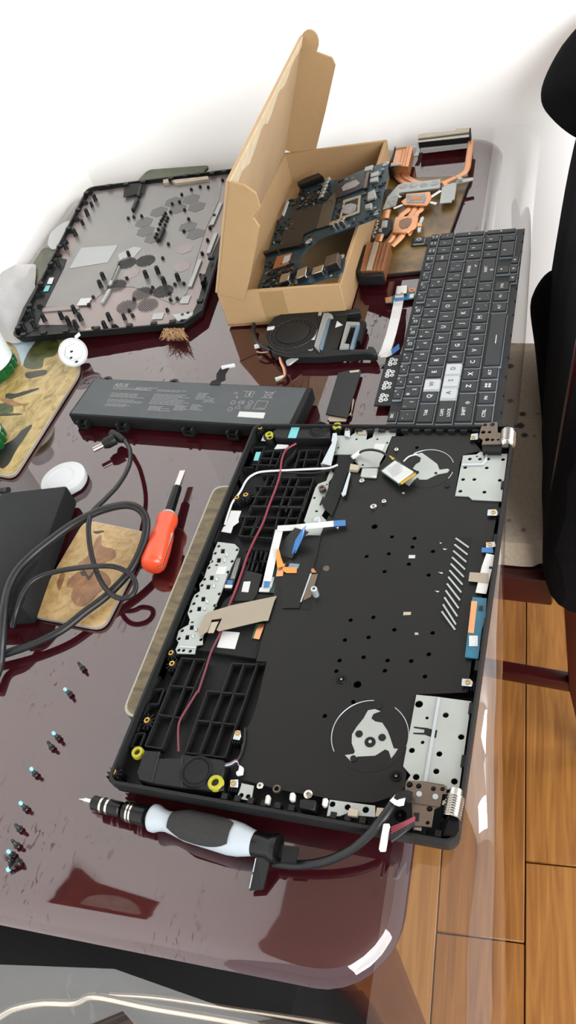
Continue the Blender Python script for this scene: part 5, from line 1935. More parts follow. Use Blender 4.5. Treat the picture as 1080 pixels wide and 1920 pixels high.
ribs(KJ, [((480, 155), (625, 160)), ((478, 213), (605, 218)), ((520, 160), (490, 265)), ((545, 160), (515, 268)), ((570, 160), (542, 270)), ((596, 160), (566, 272)), ((622, 160), (590, 300)), ((190, 270), (245, 300)), ((190, 270), (155, 360)), ((225, 290), (185, 380)), ((155, 360), (190, 370)), ((100, 450), (155, 450)), ((100, 450), (50, 610)), ((150, 460), (100, 610)), ((75, 540), (120, 545)), ((40, 610), (105, 615)), ((245, 60), (290, 110)), ((270, 0), (240, 60)), ((245, 130), (290, 130)), ((0, 715), (35, 715)), ((35, 715), (0, 800))])
ribs(KK, [((480, 100), (275, 595)), ((555, 104), (370, 610)), ((620, 110), (480, 440)), ((480, 100), (620, 110)), ((420, 255), (550, 268)), ((350, 418), (487, 438)), ((275, 595), (367, 610)), ((625, 285), (500, 634)), ((765, 130), (580, 645)), ((830, 134), (650, 655)), ((905, 137), (725, 660)), ((765, 130), (905, 137)), ((625, 285), (840, 305)), ((565, 450), (790, 476)), ((500, 633), (725, 660)),
          ((265, 268), (380, 275)), ((380, 275), (350, 360)), ((350, 360), (235, 350)), ((330, 105), (380, 60)), ((330, 105), (298, 195)), ((298, 195), (320, 200)), ((320, 200), (360, 110)), ((215, 415), (175, 505)), ((200, 415), (255, 350)), ((165, 515), (275, 522)), ((275, 522), (245, 600)), ((245, 600), (138, 590)), ((180, 520), (160, 590)), ((310, 100), (345, 160)), ((900, 130), (950, 138))])
# side clips along the rim
for q in ((925, 1010), (918, 1060), (905, 1250), (893, 1330), (884, 1430), (935, 960), (944, 910)):
    p = at(q[0], q[1], .022)
    MB().box((CX - .0035, p.y, .020), (.003, .008, .006)).build('side_clip', 'black_plastic', ch)
for k in range(16):
    MB().box((.06 + .0105 * k, CY - .0045, .0195), (.006, .003, .008)).build('edge_clip', 'black_plastic', ch)
    if k not in (6, 7):
        MB().box((.085 + .0095 * k, .0045, .0185), (.004, .004, .007)).build('edge_clip', 'black_plastic', ch)

# black backing sheet with real holes
SH = [(735, 818), (757, 818), (757, 808), (780, 806), (783, 803), (845, 806), (882, 806), (884, 822), (895, 836), (903, 845), (868, 853), (862, 870), (853, 929), (878, 931), (886, 937), (936, 941), (930, 975), (905, 1110), (890, 1200), (876, 1298), (781, 1302), (757, 1436), (762, 1448), (760, 1475), (745, 1490), (700, 1505), (640, 1502), (590, 1492), (520, 1480), (455, 1462), (447, 1445), (455, 1375), (470, 1355), (482, 1320), (500, 1240), (480, 1240), (512, 1120), (522, 1062), (545, 1048), (570, 1005), (600, 1005), (612, 975), (632, 940), (655, 880), (690, 895), (708, 895), (712, 868), (722, 850)]
hl = rounds(KI, ZS, [(485, 178), (345, 680), (472, 688), (460, 737), (575, 762), (327, 775), (202, 790), (440, 833), (303, 875), (551, 895), (247, 622, .0026)])
hl += rounds(KL, ZS, [(232, 248), (360, 232), (478, 302), (200, 360), (333, 345), (693, 320), (305, 457), (170, 475), (440, 475), (425, 533), (573, 478), (672, 440), (650, 565), (152, 535), (270, 610, .0029), (247, 708), (87, 787)])
cpx('backing_sheet', 'sheet_black', SH, ZS, .0008, k=lambda q: q, holes=hl)
# steel plates
h1 = rounds(KI, ZS, [(783, 247), (823, 233, .001), (840, 247), (887, 247), (970, 250), (757, 295), (878, 297), (745, 362), (808, 362), (952, 367), (730, 428), (865, 433)])
pt1 = cpx('steel_plate', 'steel', [(745, 222), (820, 216), (842, 200), (880, 205), (882, 212), (995, 212), (960, 480), (795, 470), (775, 452), (700, 448), (735, 270)], ZS + .0012, .001, KI, holes=[[Vector((p.x, p.y, 0)) for p in h] for h in h1])
cpx('plate_fold', 'steel_bright', [(738, 268), (850, 265), (868, 240), (872, 205), (882, 206), (880, 250), (858, 275), (738, 278)], ZS + .0022, .001, KI, pt1)
h2 = rounds(KM, ZS, [(738, 65, .0028), (888, 127, .0021), (783, 143, .0012), (975, 250, .0021), (758, 280, .0013), (698, 325, .0020), (852, 345, .0020), (835, 443, .0020), (937, 500, .0022), (722, 475, .0022)])
pt2 = cpx('steel_plate', 'steel', [(722, 8), (830, 18), (1030, 45), (962, 540), (895, 540), (880, 515), (765, 495), (670, 490), (690, 460), (648, 410)], ZS + .0012, .001, KM, holes=h2)
cpx('plate_fold', 'steel_bright', [(842, 20), (858, 22), (782, 497), (762, 495)], ZS + .0022, .001, KM, pt2)
cpx('spring_slot', 'black_soft', [(708, 187), (785, 195), (800, 200), (840, 208), (832, 250), (790, 240), (770, 232), (705, 228), (705, 221), (765, 222), (768, 204), (708, 194)], ZS + .0014, .0004, KM, pt2)
# under plates that show through (silver fan seats)
cpx('steel_plate', 'steel', [(740, 70), (735, 95), (712, 112), (690, 112), (625, 108), (600, 215), (720, 218), (770, 290), (870, 288), (905, 240), (945, 118), (965, 108), (968, 64), (850, 68), (835, 120), (800, 135), (808, 68)], ZS, .001, KH, holes=rounds(KH, ZS, [(745, 130, .0012), (642, 178, .0012), (622, 205, .0012), (617, 243, .0001), (900, 85, .0014), (945, 88, .0014), (862, 130, .0012), (918, 150, .0012), (728, 240, .0014), (780, 275, .0012)]))
cpx('steel_plate', 'steel', [(600, 300), (622, 330), (590, 372), (572, 520), (548, 560), (580, 592), (606, 590), (640, 482), (652, 486), (625, 580), (585, 645), (545, 690), (455, 672), (465, 612), (450, 590), (515, 402), (530, 382), (575, 365)], .0190, .001, KH, holes=rounds(KH, .019, [(578, 385, .0009), (508, 460, .0013), (520, 535, .0013)]))
cpx('latch_slot', 'black_soft', [(536, 500), (556, 452), (563, 454), (545, 503)], .0193, .0004, KH)
MB().lathe(at(*KH((556, 420)), .019), (0, 0, 1), [(0, 0), (0, .0032), (.004, .0032), (.004, .0015), (.003, .0015), (.003, 0)], 14).build('standoff', 'dark_metal', ch, smooth=True)
MB().lathe(at(*KH((524, 582)), .019), (0, 0, 1), [(0, .0035), (.0006, .003), (.0008, .0018), (.0008, 0)], 14).build('rivet', 'steel_bright', ch, smooth=True)
cpx('black_tape', 'black_soft', [(642, 222), (722, 217), (735, 245), (712, 290), (695, 320), (660, 430), (640, 480), (608, 562), (572, 530), (545, 485), (562, 465), (600, 370), (625, 300)], ZS + .0016, .0006, KH)
for pts, h_ in (([(543, 265), (604, 145), (612, 97), (634, 95), (637, 130), (602, 278), (575, 272)], .0250), ([(658, 432), (700, 308), (712, 322), (685, 440), (668, 452)], .0245)):
    b_ = cpx('side_bracket', 'steel_bright', pts, h_, .0008, KH)
    p = W(KH, h_, pts)
    MB().prism([p[0] + (p[1] - p[0]) * .0, p[1], p[1] + Vector((.001, 0, 0)), p[0] + Vector((.001, 0, 0))], ZF, h_).build('bracket_web', 'steel', b_)
cpx('shield_box', 'steel', [(776, 290), (868, 290), (856, 342), (765, 338)], ZS + .003, .003, KH, bev=.0008)
cpx('foam_block', 'tan_tape', [(712, 268), (765, 278), (750, 305), (705, 300)], ZS + .003, .003, KH)
cpx('plate_label', 'paper_white', [(850, 155), (908, 158), (888, 198), (838, 192)], ZS + .0005, .0004, KH)
cpx('foam_block', 'tan_tape', [(757, 78), (802, 78), (798, 100), (753, 100)], ZS + .0012, .001, KH)
cpx('screw_ear', 'steel_bright', [(680, 68), (710, 72), (706, 112), (675, 110)], ZS + .003, .003, KH, bev=.0006)
for q in ((693, 75), (858, 78)):
    MB().lathe(at(*KH(q), ZS + .003), (0, 0, 1), [(0, .0008), (.0004, .0008), (.0004, .002), (0, .002)], 10).build('eyelet', 'dark_metal', ch)
# fan seats with crescent openings
for k, c_, R_, shape in ((KM, (460, 238), .0262, [(450, 95), (490, 88), (520, 100), (480, 115), (468, 140), (490, 158), (530, 165), (560, 210), (575, 250), (595, 310), (618, 312), (600, 340), (580, 365), (565, 322), (545, 315), (490, 350), (390, 355), (372, 372), (352, 380), (320, 347), (370, 340), (376, 325), (358, 280), (360, 230), (385, 190), (425, 140)]),
                         (KI, (543, 296), .0225, [(470, 218), (512, 206), (540, 226), (600, 270), (612, 302), (660, 296), (668, 305), (655, 318), (600, 328), (540, 357), (500, 357), (488, 345), (470, 358), (440, 392), (420, 380), (440, 345), (484, 330), (490, 312), (462, 295), (478, 272), (502, 258), (508, 236), (490, 225)])):
    c = at(*k(c_), ZS)
    well = MB().prism(ring(c, R_, 40), ZS - .0002, ZS + .00015).build('fan_well', 'sheet_black', ch)
    cpx('fan_seat', 'steel', shape, ZS + .0006, .0005, k, well)
    for a0_, a1_ in ((95, 215), (-10, 60)) if k is KM else ((20, 130), (-30, -10)):
        P = [c + Vector((math.cos(math.radians(a)) * R_, math.sin(math.radians(a)) * R_, .0004)) for a in range(a0_, a1_ + 1, 5)]
        MB().tube(P, .00035, 6).build('rim_edge', 'steel_bright', well, smooth=True)
for q, r in (((400, 229), .0026), ((530, 249), .0026), ((462, 275), .0038), ((505, 70), .0028), ((368, 367), .0022)):
    o = MB().cyl(at(*KM(q), ZS + .0005), r, .0004, 14).build('seat_hole', 'black_soft', ch)
MB().cyl(at(*KM((462, 273)), ZS + .0008), .0012, .0006, 6).build('rivet', 'steel_bright', ch)
for q, r in (((592, 322), .0012), ((486, 318), .0018), ((655, 392), .0022)):
    MB().cyl(at(*KI(q), ZS + .0005), r, .0004, 12).build('seat_hole', 'black_soft', ch)
# silver nuts and bright spots on the sheet
for k, q, r in ((KI, (372, 197), .0020), (KI, (178, 372), .0024), (KI, (243, 517), .0028), (KI, (302, 488), .0021), (KI, (38, 632), .0016), (KM, (117, 575), .0030), (KK, (927, 826), .0024)):
    MB().lathe(at(*k(q), ZS), (0, 0, 1), [(0, r), (.0022, r), (.0026, r * .8), (.0026, r * .4), (.001, r * .4), (.001, 0)], 12).build('nut', 'chrome', ch, smooth=True)
MB().lathe(at(*KJ((884, 425)), ZS - .004), (0, 0, 1), [(0, .0026), (.0125, .0026), (.0128, .0023), (.0128, .0012), (.009, .0012), (.009, 0)], 16).build('standoff', 'steel_bright', ch, smooth=True)
MB().lathe(at(*KJ((935, 258)), ZS), (0, 0, 1), [(0, .0028), (.0005, .0026), (.0005, .0013), (.0001, 0)], 14).build('eyelet', 'dark_metal', ch, smooth=True)
for k, q in ((KL, (180, 582)), (KM, (608, 466)), (KM, (632, 686)), (KM, (104, 622))):
    s_ = MB().lathe(at(*k(q), ZS), (0, 0, 1), [(0, .0040), (.0008, .0036), (.0008, .0024), (.0002, .0022), (.0014, .0018), (.0014, 0)], 16).build('screw', 'black_gloss', ch, smooth=True)
    MB().cyl(at(*k(q), ZS + .0013), .0007, .0003, 6).build('screw_slot', 'chrome', s_)
for k, pts in ((KI, [(440, 782), (476, 782), (474, 800), (438, 800)]), (KL, [(530, 202), (572, 202), (570, 218), (528, 220)]), (KL, [(592, 318), (612, 318), (614, 330), (594, 331)]), (KI, [(604, 878), (632, 880), (626, 888)]), (KI, [(585, 982), (612, 985), (602, 992)]), (KI, [(630, 744), (655, 748), (640, 754)]), (KI, [(612, 710), (626, 714), (616, 718)]), (KI, [(402, 428), (418, 430), (414, 438), (402, 437)])):
    cpx('bare_metal_spot', 'steel_bright' if k is KI else 'tan_tape', pts, ZS + .0003, .0002, k)
# slanted grille
g = [at(*q, ZS + .0003) for q in ((855, 1007), (884, 1007), (855, 1184), (826, 1160))]
gp = MB().prism(g, ZS - .0006, ZS + .0003).build('grille', 'black_soft', ch)
for i in range(12):
    t = (i + .25) / 12.2
    a_ = g[0] + (g[3] - g[0]) * t
    b_ = g[1] + (g[2] - g[1]) * min(1, t + .11)
    d = (b_ - a_) * .93
    MB().bar(Vector((a_.x, a_.y, ZS + .0003)), Vector((a_.x, a_.y, ZS + .0003)) + d, .0013, .0008).build('grille_bar', 'steel', gp)
# window in the sheet with a brown plate below
cpx('sheet_window', 'black_soft', [(860, 235), (915, 230), (840, 492), (785, 488)], ZS + .0002, .0004, KJ)
mat('brown_plate', '6d5f50', .35, .4)
cpx('window_plate', 'brown_plate', [(850, 290), (888, 288), (850, 415), (805, 438), (815, 390)], ZS + .0008, .0004, KJ)
cpx('window_edge', 'steel_bright', [(845, 285), (852, 285), (795, 445), (788, 445)], ZS + .0012, .0006, KJ)
cpx('window_flex', 'copper_dull', [(850, 262), (862, 255), (880, 280), (852, 280)], ZS + .0012, .0004, KJ)
cpx('flat_cable', 'sheet_black', [(715, 230), (760, 130), (830, 70), (905, 72), (885, 180), (850, 290), (780, 480), (690, 480), (680, 380), (660, 330), (740, 260)], ZS + .0010, .0008, KJ)
cpx('flat_cable_patch', 'blue_glass', [(730, 228), (785, 232), (775, 258), (720, 252)], ZS + .0016, .0005, KJ)
# standing ribbon with blue stiffener
pA = [at(*KH((350, 790)), ZS + .001), at(*KH((385, 700)), ZS + .006), at(*KH((440, 640)), ZS + .013)]
MB().ribbon(pA, [.014, .016, .016], .0005, side=(.9, -.4, .2)).build('ribbon_cable', 'dark_grey', ch)
MB().plate([at(*KH(q), ZS + z) for q, z in (((380, 775), .004), ((402, 770), .004), ((440, 690), .011), ((462, 616), .016), ((444, 630), .016), ((400, 700), .010))], (0, -.4, 1), .0006).build('ribbon_stiffener', 'blue_film', ch)
# touch pad bracket
tb_h = rounds(KJ, .0195, [(330, 132), (310, 172), (290, 218), (275, 253), (250, 318), (235, 352), (208, 412), (190, 455), (173, 498), (125, 607), (107, 652), (433, 152), (405, 217), (382, 277), (333, 400), (308, 465), (230, 657), (105, 717), (132, 718), (170, 722)], .0015)
for q in ((355, 160), (333, 212), (320, 238), (293, 310), (273, 362), (245, 430), (222, 485), (183, 560), (180, 590), (155, 645)):
    w_, h_ = (11, 13) if q[1] not in (238, 560) else (8, 5)
    tb_h.append(W(KJ, .0195, [(q[0] - w_, q[1] - h_), (q[0] + w_, q[1] - h_), (q[0] + w_ - 4, q[1] + h_), (q[0] - w_ - 4, q[1] + h_)]))
tbk = cpx('pad_bracket', 'steel', [(325, 108), (420, 120), (445, 145), (440, 165), (398, 255), (345, 390), (290, 520), (240, 640), (240, 685), (205, 690), (195, 738), (95, 735), (88, 712), (105, 675), (92, 655), (105, 608), (130, 590), (160, 575), (168, 545), (155, 510), (178, 440), (195, 405), (225, 385), (222, 345), (250, 305), (265, 255), (290, 215), (300, 165)], .0195, .001, KJ, holes=tb_h)
for q in ((375, 175), (362, 208), (318, 315), (302, 352), (265, 440), (250, 480), (203, 598), (185, 635)):
    cpx('bent_tab', 'steel_bright', [(q[0] - 7, q[1] - 8), (q[0] + 8, q[1] - 8), (q[0] + 5, q[1] + 9), (q[0] - 10, q[1] + 9)], .0206, .0012, KJ, tbk, bev=.0004)
cpx('bracket_label', 'paper_white', [(328, 248), (376, 246), (362, 288), (312, 290)], .0199, .0004, KJ, tbk)
cpx('bracket_step', 'steel_bright', [(110, 692), (203, 698), (203, 706), (108, 700)], .0202, .0008, KJ, tbk)
# touch pad ribbon socket
so_ = cpx('ribbon_socket', 'chip_black', [(430, 190), (455, 195), (452, 225), (405, 375), (362, 372), (375, 320)], .0175, .003, KJ)
for k_ in range(3):
    cpx('contact_line', 'steel', [(432 + 8 * k_, 200), (435 + 8 * k_, 200), (402 + 8 * k_, 315), (398 + 8 * k_, 315)], .0178, .0003, KJ, so_)
cpx('ribbon_end', 'blue_film', [(380, 322), (412, 324), (405, 348), (372, 346)], .0179, .0003, KJ, so_)
cpx('socket_latch', 'ribbon_white', [(366, 348), (408, 350), (402, 366), (362, 364)], .0185, .001, KJ, so_)
# touch pad back
cpx('touchpad_back', 'black_soft', [(212, 715), (245, 690), (300, 560), (360, 440), (410, 400), (520, 398), (655, 405), (610, 545), (540, 765)], .0170, .003, KJ)
cpx('touchpad_cover', 'black_plastic', [(440, 320), (470, 265), (575, 290), (545, 400), (520, 440), (410, 440)], .0180, .0035, KJ)
cpx('pad_label', 'paper_white', [(470, 331), (510, 329), (496, 391), (457, 388)], .0184, .0004, KJ, bev=.0002)
cpx('pad_label', 'paper_white', [(352, 610), (448, 617), (420, 710), (320, 700)], .0176, .0005, KJ)
cpx('pad_board', 'pcb_green', [(560, 385), (600, 300), (660, 250), (690, 232), (690, 280), (640, 395)], .0178, .001, KJ)
cpx('pad_board', 'pcb_green', [(540, 570), (590, 565), (560, 655), (515, 650)], .0178, .001, KJ)
cpx('copper_strip', 'copper', [(552, 572), (590, 570), (558, 656), (525, 650)], .0182, .0004, KJ)
cpx('copper_strip', 'copper', [(665, 235), (705, 230), (690, 300), (652, 302)], .0210, .0004, KJ)
cpx('amber_flex', 'amber_flex', [(690, 248), (770, 252), (768, 282), (710, 282), (690, 268)], .0222, .0004, KJ)
MB().ribbon([at(*KJ((663, 150)), .030), at(*KJ((668, 200)), .026), at(*KJ((680, 250)), .0225)], [.002, .004, .006], .0004).build('amber_flex', 'amber_flex', ch)
# tan tape
mat('tape_beige', '988e7c', .38, .1, noise=(30, .05))
cpx('beige_tape', 'tape_beige', [(655, 412), (642, 440), (608, 550), (575, 552), (330, 610), (318, 603), (350, 537), (290, 545), (265, 612), (222, 640), (213, 612), (250, 520), (272, 504), (400, 465), (520, 440)], ZS + .0022, .0005, KJ)
cpx('tape_shadow', 'tan_tape', [(285, 560), (330, 556), (300, 620), (268, 620)], ZS + .0012, .0004, KJ)
# white ribbons
sck = cpx('ribbon_socket', 'ribbon_white', [(585, 308), (642, 305), (625, 362), (570, 366)], .0195, .002, KJ)
cpx('ribbon_end', 'blue_film', [(590, 322), (622, 320), (612, 362), (582, 364)], .0205, .0006, KJ, sck)
cpx('ribbon_latch', 'paper_white', [(562, 365), (620, 366), (612, 388), (556, 386)], .0190, .001, KJ)
MB().ribbon([at(*KH(q), z) for q, z in (((243, 930), .0205), ((265, 830), .024), ((290, 730), .027), ((312, 640), .028))], .0068, .0004).build('ribbon', 'ribbon_white', ch)
MB().ribbon([at(*KH(q), z) for q, z in (((300, 634), .0285), ((400, 628), .0285), ((500, 618), .027), ((620, 606), .0245))], .0062, .0004).build('ribbon', 'ribbon_white', ch)
MB().ribbon([at(*KH(q), z) for q, z in (((618, 606), .0248), ((684, 602), .0235))], .0062, .0005).build('ribbon_end', 'blue_film', ch)
# wires
WR = [at(*KH(q), z) for q, z in (((405, 155), .0205), ((350, 190), .0205), ((325, 250), .0205), ((315, 330), .0205), ((290, 410), .0200), ((255, 500), .0198), ((220, 600), .0198), ((170, 700), .0198), ((130, 790), .0198), ((100, 880), .0195), ((60, 990), .0195))]
WR += [at(*KJ(q), z) for q, z in (((395, 450), .0195), ((365, 540), .0195), ((335, 630), .0195))]
MB().tube(smooth_path(WR, 5), .0010, 8).build('red_wire', 'red_wire', ch, smooth=True)
WR = [at(*KJ(q), z) for q, z in (((335, 630), .0195), ((290, 720), .0190), ((255, 830), .0190), ((215, 950), .0190))] + [at(*KK(q), z) for q, z in (((570, 290), .0190), ((520, 370), .0190), ((478, 440), .0188), ((462, 500), .0185), ((465, 630), .0180))]
MB().tube(smooth_path(WR, 5), .0008, 8).build('dark_wire', 'dark_red_wire', ch, smooth=True)
WR = [at(*KH(q), z) for q, z in (((640, 275), .0225), ((590, 292), .0222), ((500, 298), .0215), ((330, 306), .0205), ((210, 314), .0200), ((155, 335), .0198), ((122, 368), .0195), ((95, 420), .0195), ((70, 455), .0195), ((45, 490), .0195), ((20, 560), .019), ((5, 610), .019))]
MB().tube(smooth_path(WR, 5), .0010, 8).build('antenna_cable', 'white_wire', ch, smooth=True)
WR = [at(*KH(q), z) for q, z in (((630, 292), .0215), ((560, 312), .0200), ((480, 322), .0185), ((330, 318), .018))]
MB().tube(smooth_path(WR, 5), .0011, 8).build('antenna_cable', 'black_wire', ch, smooth=True)
cpx('white_foil', 'paper_white', [(652, 328), (716, 330), (698, 380), (700, 400), (665, 425), (650, 470), (590, 460), (605, 430), (618, 425)], .0185, .0006, KR)
# bosses with brass inserts
def boss(k, q, r=.0042, zt=.0195, fins=10):
    p = at(*k(q), zt)
    b_ = MB().lathe(Vector((p.x, p.y, ZF)), (0, 0, 1), [(0, r * .8), (zt - ZF, r * .62), (zt - ZF, .0012), (zt - ZF - .004, .0012), (zt - ZF - .004, 0)], 14).build('boss', 'frame_plastic', ch, smooth=True)
    MB().lathe(p, (0, 0, 1), [(-.001, .0023), (.0005, .0023), (.0006, .002), (.0006, .0011), (-.003, .0011), (-.003, 0)], 14).build('brass_insert', 'brass', b_, smooth=True)
    f = MB()
    for i in range(fins):
        a = 2 * PI * i / fins
        d = Vector((math.cos(a), math.sin(a), 0))
        f.bar(Vector((p.x, p.y, ZF)) + d * r * .6, Vector((p.x, p.y, ZF)) + d * r * 1.35, .0006, zt - ZF - .0015)
    fo_ = f.build('boss_fins', 'black_plastic', b_)
    fo_['kind'] = 'stuff'


for k, q, r in ((KK, (97, 743), .0044), (KK, (287, 452), .0048), (KK, (422, 73), .0042), (KK, (428, 133), .0042), (KS, (287, 133), .0046), (KS, (25, 918), .0042), (KS, (125, 888), .0046)):
    boss(k, q, r, .0235 if q in ((97, 743), (287, 133)) else .0205)
# speakers
def speaker(k, body, dc, dr, z):
    s_ = cpx('speaker', 'black_plastic', body, z, z - ZF, k, bev=.0015)
    c = at(*k(dc), z)
    MB().lathe(c, (0, 0, 1), [(.0, dr * 1.12), (.0012, dr * 1.06), (.0012, dr * .96), (.0003, dr * .92), (.0003, dr * .86), (.0009, dr * .8), (.0009, dr * .62), (.0005, dr * .55), (.0007, dr * .3), (.0007, 0)], 32).build('driver', 'black_soft', s_, smooth=True)
    return s_


s1 = speaker(KK, [(272, 618), (362, 625), (345, 665), (470, 662), (490, 640), (712, 672), (735, 690), (712, 770), (718, 845), (640, 850), (560, 838), (480, 835), (320, 812), (240, 790), (225, 745)], (565, 740), .0105, .0225)
cpx('speaker_seam', 'dark_grey', [(352, 628), (360, 628), (318, 800), (310, 800)], .0231, .0006, KK, s1)
cpx('speaker_seam', 'dark_grey', [(480, 650), (490, 648), (486, 830), (478, 828)], .0231, .0006, KK, s1)
s2 = speaker(KS, [(520, 92), (640, 84), (1075, 86), (1078, 240), (600, 248), (450, 240), (415, 180)], (945, 150), .0085, .0225)
cpx('speaker_label', 'cyan_label', [(652, 92), (740, 95), (690, 246), (598, 243)], .0230, .0004, KS, s2)


def grommet(k, q, z, r=.0050):
    MB().lathe(at(*k(q), z - .004), (0, 0, 1), [(0, r * .75), (.0012, r), (.0022, r * .7), (.0032, r), (.0044, r * .9), (.0046, r * .5), (.001, r * .42), (.001, 0)], 20).build('rubber_grommet', 'yellow_rubber', ch, smooth=True)
    MB().cyl(at(*k(q), z - .0015), r * .42, .0018, 12).build('grommet_pin', 'black_soft', ch)


grommet(KK, (243, 645), .0205, .0046)
grommet(KK, (680, 815), .0245, .0056)
grommet(KS, (398, 240), .0235, .0040)
grommet(KH, (640, 72), .0245, .0044)
MB().lathe(at(*KS((398, 300)), ZF), (0, 0, 1), [(0, .0052), (.010, .004), (.010, 0)], 14).build('post', 'frame_plastic', ch, smooth=True)
cpx('small_label', 'paper_white', [(330, 192), (390, 188), (345, 278), (298, 276)], .0180, .0005, KS)
cpx('small_label', 'paper_white', [(480, 318), (605, 325), (600, 365), (445, 370)], .0190, .0005, KS)
cpx('small_label', 'cyan_label', [(240, 405), (295, 403), (262, 498), (212, 498)], .0192, .0005, KS)
# metal ears with insert
for k, pts, q, z in ((KI, [(883, 525), (930, 523), (942, 540), (938, 558), (880, 558)], (915, 541), .0235), (KI, [(872, 710), (925, 705), (930, 735), (875, 738)], (895, 722), .0235), (KL, [(858, 575), (905, 578), (922, 595), (915, 620), (855, 615)], (892, 598), .0235), (KK, [(782, 510), (812, 508), (815, 540), (805, 562), (768, 556)], (796, 523), .0225), (KK, [(755, 785), (800, 782), (798, 828), (752, 826)], (772, 806), .0225), (KI, [(790, 100), (830, 95), (830, 130), (785, 132)], (802, 120), .0235)):
    e_ = cpx('screw_ear', 'steel_bright', pts, z, .001, k, bev=.0003)
    p = at(*k(q), z)
    MB().lathe(p, (0, 0, 1), [(0, .0019), (.0005, .0019), (.0005, .0009), (-.002, .0009), (-.002, 0)], 12).build('insert', 'brass', e_, smooth=True)
    P = W(k, z, pts)
    c = sum(P, Vector((0, 0, 0))) / len(P)
    f = MB()
    for i in range(5):
        f.box((c.x - .003 + .0018 * i, c.y - .002, (ZF + z) / 2 - .001), (.0008, .006, z - ZF - .002))
    fo_ = f.build('ear_block', 'black_soft', e_)
    fo_['kind'] = 'stuff'
# right side: ribbons, tape, small teal board
cpx('ribbon_end', 'blue_film', [(850, 740), (912, 740), (915, 770), (848, 765)], .0232, .0006, KI)
MB().ribbon([at(*KI(q), z) for q, z in (((905, 780), .0240), ((880, 850), .0225), ((845, 998), .0222))], .0078, .0004).build('ribbon', 'ribbon_white', ch)
cpx('beige_tape', 'tape_beige', [(782, 878), (885, 885), (888, 940), (775, 928)], .0232, .0004, KI)
tpc = cpx('side_board', 'pcb_teal', [(918, 118), (998, 125), (990, 240), (970, 300), (950, 465), (875, 455), (890, 330)], .0232, .0012, KL)
cpx('copper_strip', 'copper', [(912, 140), (945, 142), (925, 322), (892, 318)], .0236, .0004, KL, tpc)
cpx('chip', 'chip_black', [(955, 168), (976, 168), (974, 190), (953, 190)], .0240, .0008, KL, tpc)
mk = MB()
for i in range(4):
    for j in range(6):
        a_ = at(*KL((905 + 12 * i, 340 + 10 * j)), .0233)
        mk.box(a_, (.0016, .0012, .0002))
o = mk.build('small_print', 'white_print', tpc)
o['kind'] = 'stuff'
cpx('side_rail', 'black_plastic', [(985, 235), (998, 235), (972, 420), (960, 420)], .0245, .003, KL)
# hinges
mat('hinge_metal', '75695d', .38, .75, noise=(60, .1))
HZ_ = .0275
hh = rounds(KT, HZ_, [(432, 152, .0020), (515, 165, .0018), (650, 190, .0016), (735, 192, .0015), (615, 375, .0019), (597, 503, .0013)])
hg = cpx('hinge', 'hinge_metal', [(402, 115), (560, 125), (775, 165), (770, 240), (735, 238), (715, 355), (660, 372), (632, 540), (540, 530), (440, 520), (460, 470), (450, 300), (440, 235), (388, 200)], HZ_, .0016, KT, bev=.0003, holes=hh)
cpx('hinge_step', 'hinge_metal', [(392, 290), (712, 345), (708, 358), (392, 305)], HZ_ + .0008, .0008, KT, hg)
for q in ((520, 240), (670, 265)):
    MB().cyl(at(*KT(q), HZ_), .0018, .0005, 12).build('rivet', 'steel_bright', hg)
for q in ((432, 152), (515, 165), (650, 190), (735, 192), (615, 375)):
    MB().lathe(at(*KT(q), HZ_ - .0012), (0, 0, 1), [(0, .0016), (.0008, .0014), (.0008, 0)], 10).build('screw', 'black_gloss', hg)
cpx('hinge_window', 'black_soft', [(470, 410), (522, 412), (515, 490), (468, 485)], HZ_ + .0003, .0004, KT, hg)
a_, b_ = at(*KT((862, 205)), .0255), at(*KT((822, 415)), .0255)
d = (b_ - a_).normalized()
Lh = (b_ - a_).length
MB().lathe(a_, d, [(0, 0), (0, .0042), (.004, .0044), (.0045, .0058)] + [(.0050 + .0016 * i + .0004 * j, .0060 - .0006 * (j % 2)) for i in range(9) for j in range(2)] + [(Lh * .86, .0052), (Lh, .004), (Lh, 0)], 16).build('hinge_barrel', 'chrome', hg, smooth=True)
cpx('hinge_arm', 'chrome', [(735, 290), (830, 300), (825, 345), (725, 340)], HZ_, .004, KT, hg, bev=.0005)
hb = bmesh.new()
for q in ((715, 500), (888, 440), (898, 620), (830, 722), (690, 690)):
    hb.verts.new(at(*KT(q), .014))
for q in ((800, 445), (878, 455), (888, 580), (848, 625), (748, 612), (772, 570)):
    hb.verts.new(at(*KT(q), .0265))
hb.verts.ensure_lookup_table()
bmesh.ops.convex_hull(hb, input=hb.verts)
hb.verts.index_update()
MB().add([v.co.copy() for v in hb.verts], [[v.index for v in f.verts] for f in hb.faces]).build('corner_block', 'black_gloss', ch)
hb.free()
cpx('spring_clip', 'chrome', [(430, 525), (545, 532), (540, 580), (490, 570), (420, 555)], .0255, .001, KT)
hh = rounds(KI, HZ_, [(868, 50, .0017), (910, 48, .0022), (858, 90, .0020), (893, 90, .0016), (880, 132, .0020), (910, 133, .0016), (942, 133, .0012)])
hg = cpx('hinge', 'hinge_metal', [(862, 38), (938, 33), (940, 92), (972, 98), (966, 156), (850, 160), (856, 132), (832, 120), (845, 66)], HZ_, .0016, KI, bev=.0003, holes=hh)
a_, b_ = at(*KI((1000, 90)), .0255), at(*KI((992, 175)), .0255)
d = (b_ - a_).normalized()
Lh = (b_ - a_).length
MB().lathe(a_, d, [(0, 0), (0, .0045)] + [(.0008 + .0016 * i + .0004 * j, .0066 - .0008 * (j % 2)) for i in range(10) for j in range(2)] + [(Lh, .0045), (Lh, 0)], 16).build('hinge_barrel', 'chrome', hg, smooth=True)
cpx('hinge_block', 'black_soft', [(850, 158), (965, 156), (958, 200), (855, 200)], .0262, .014, KI, hg)
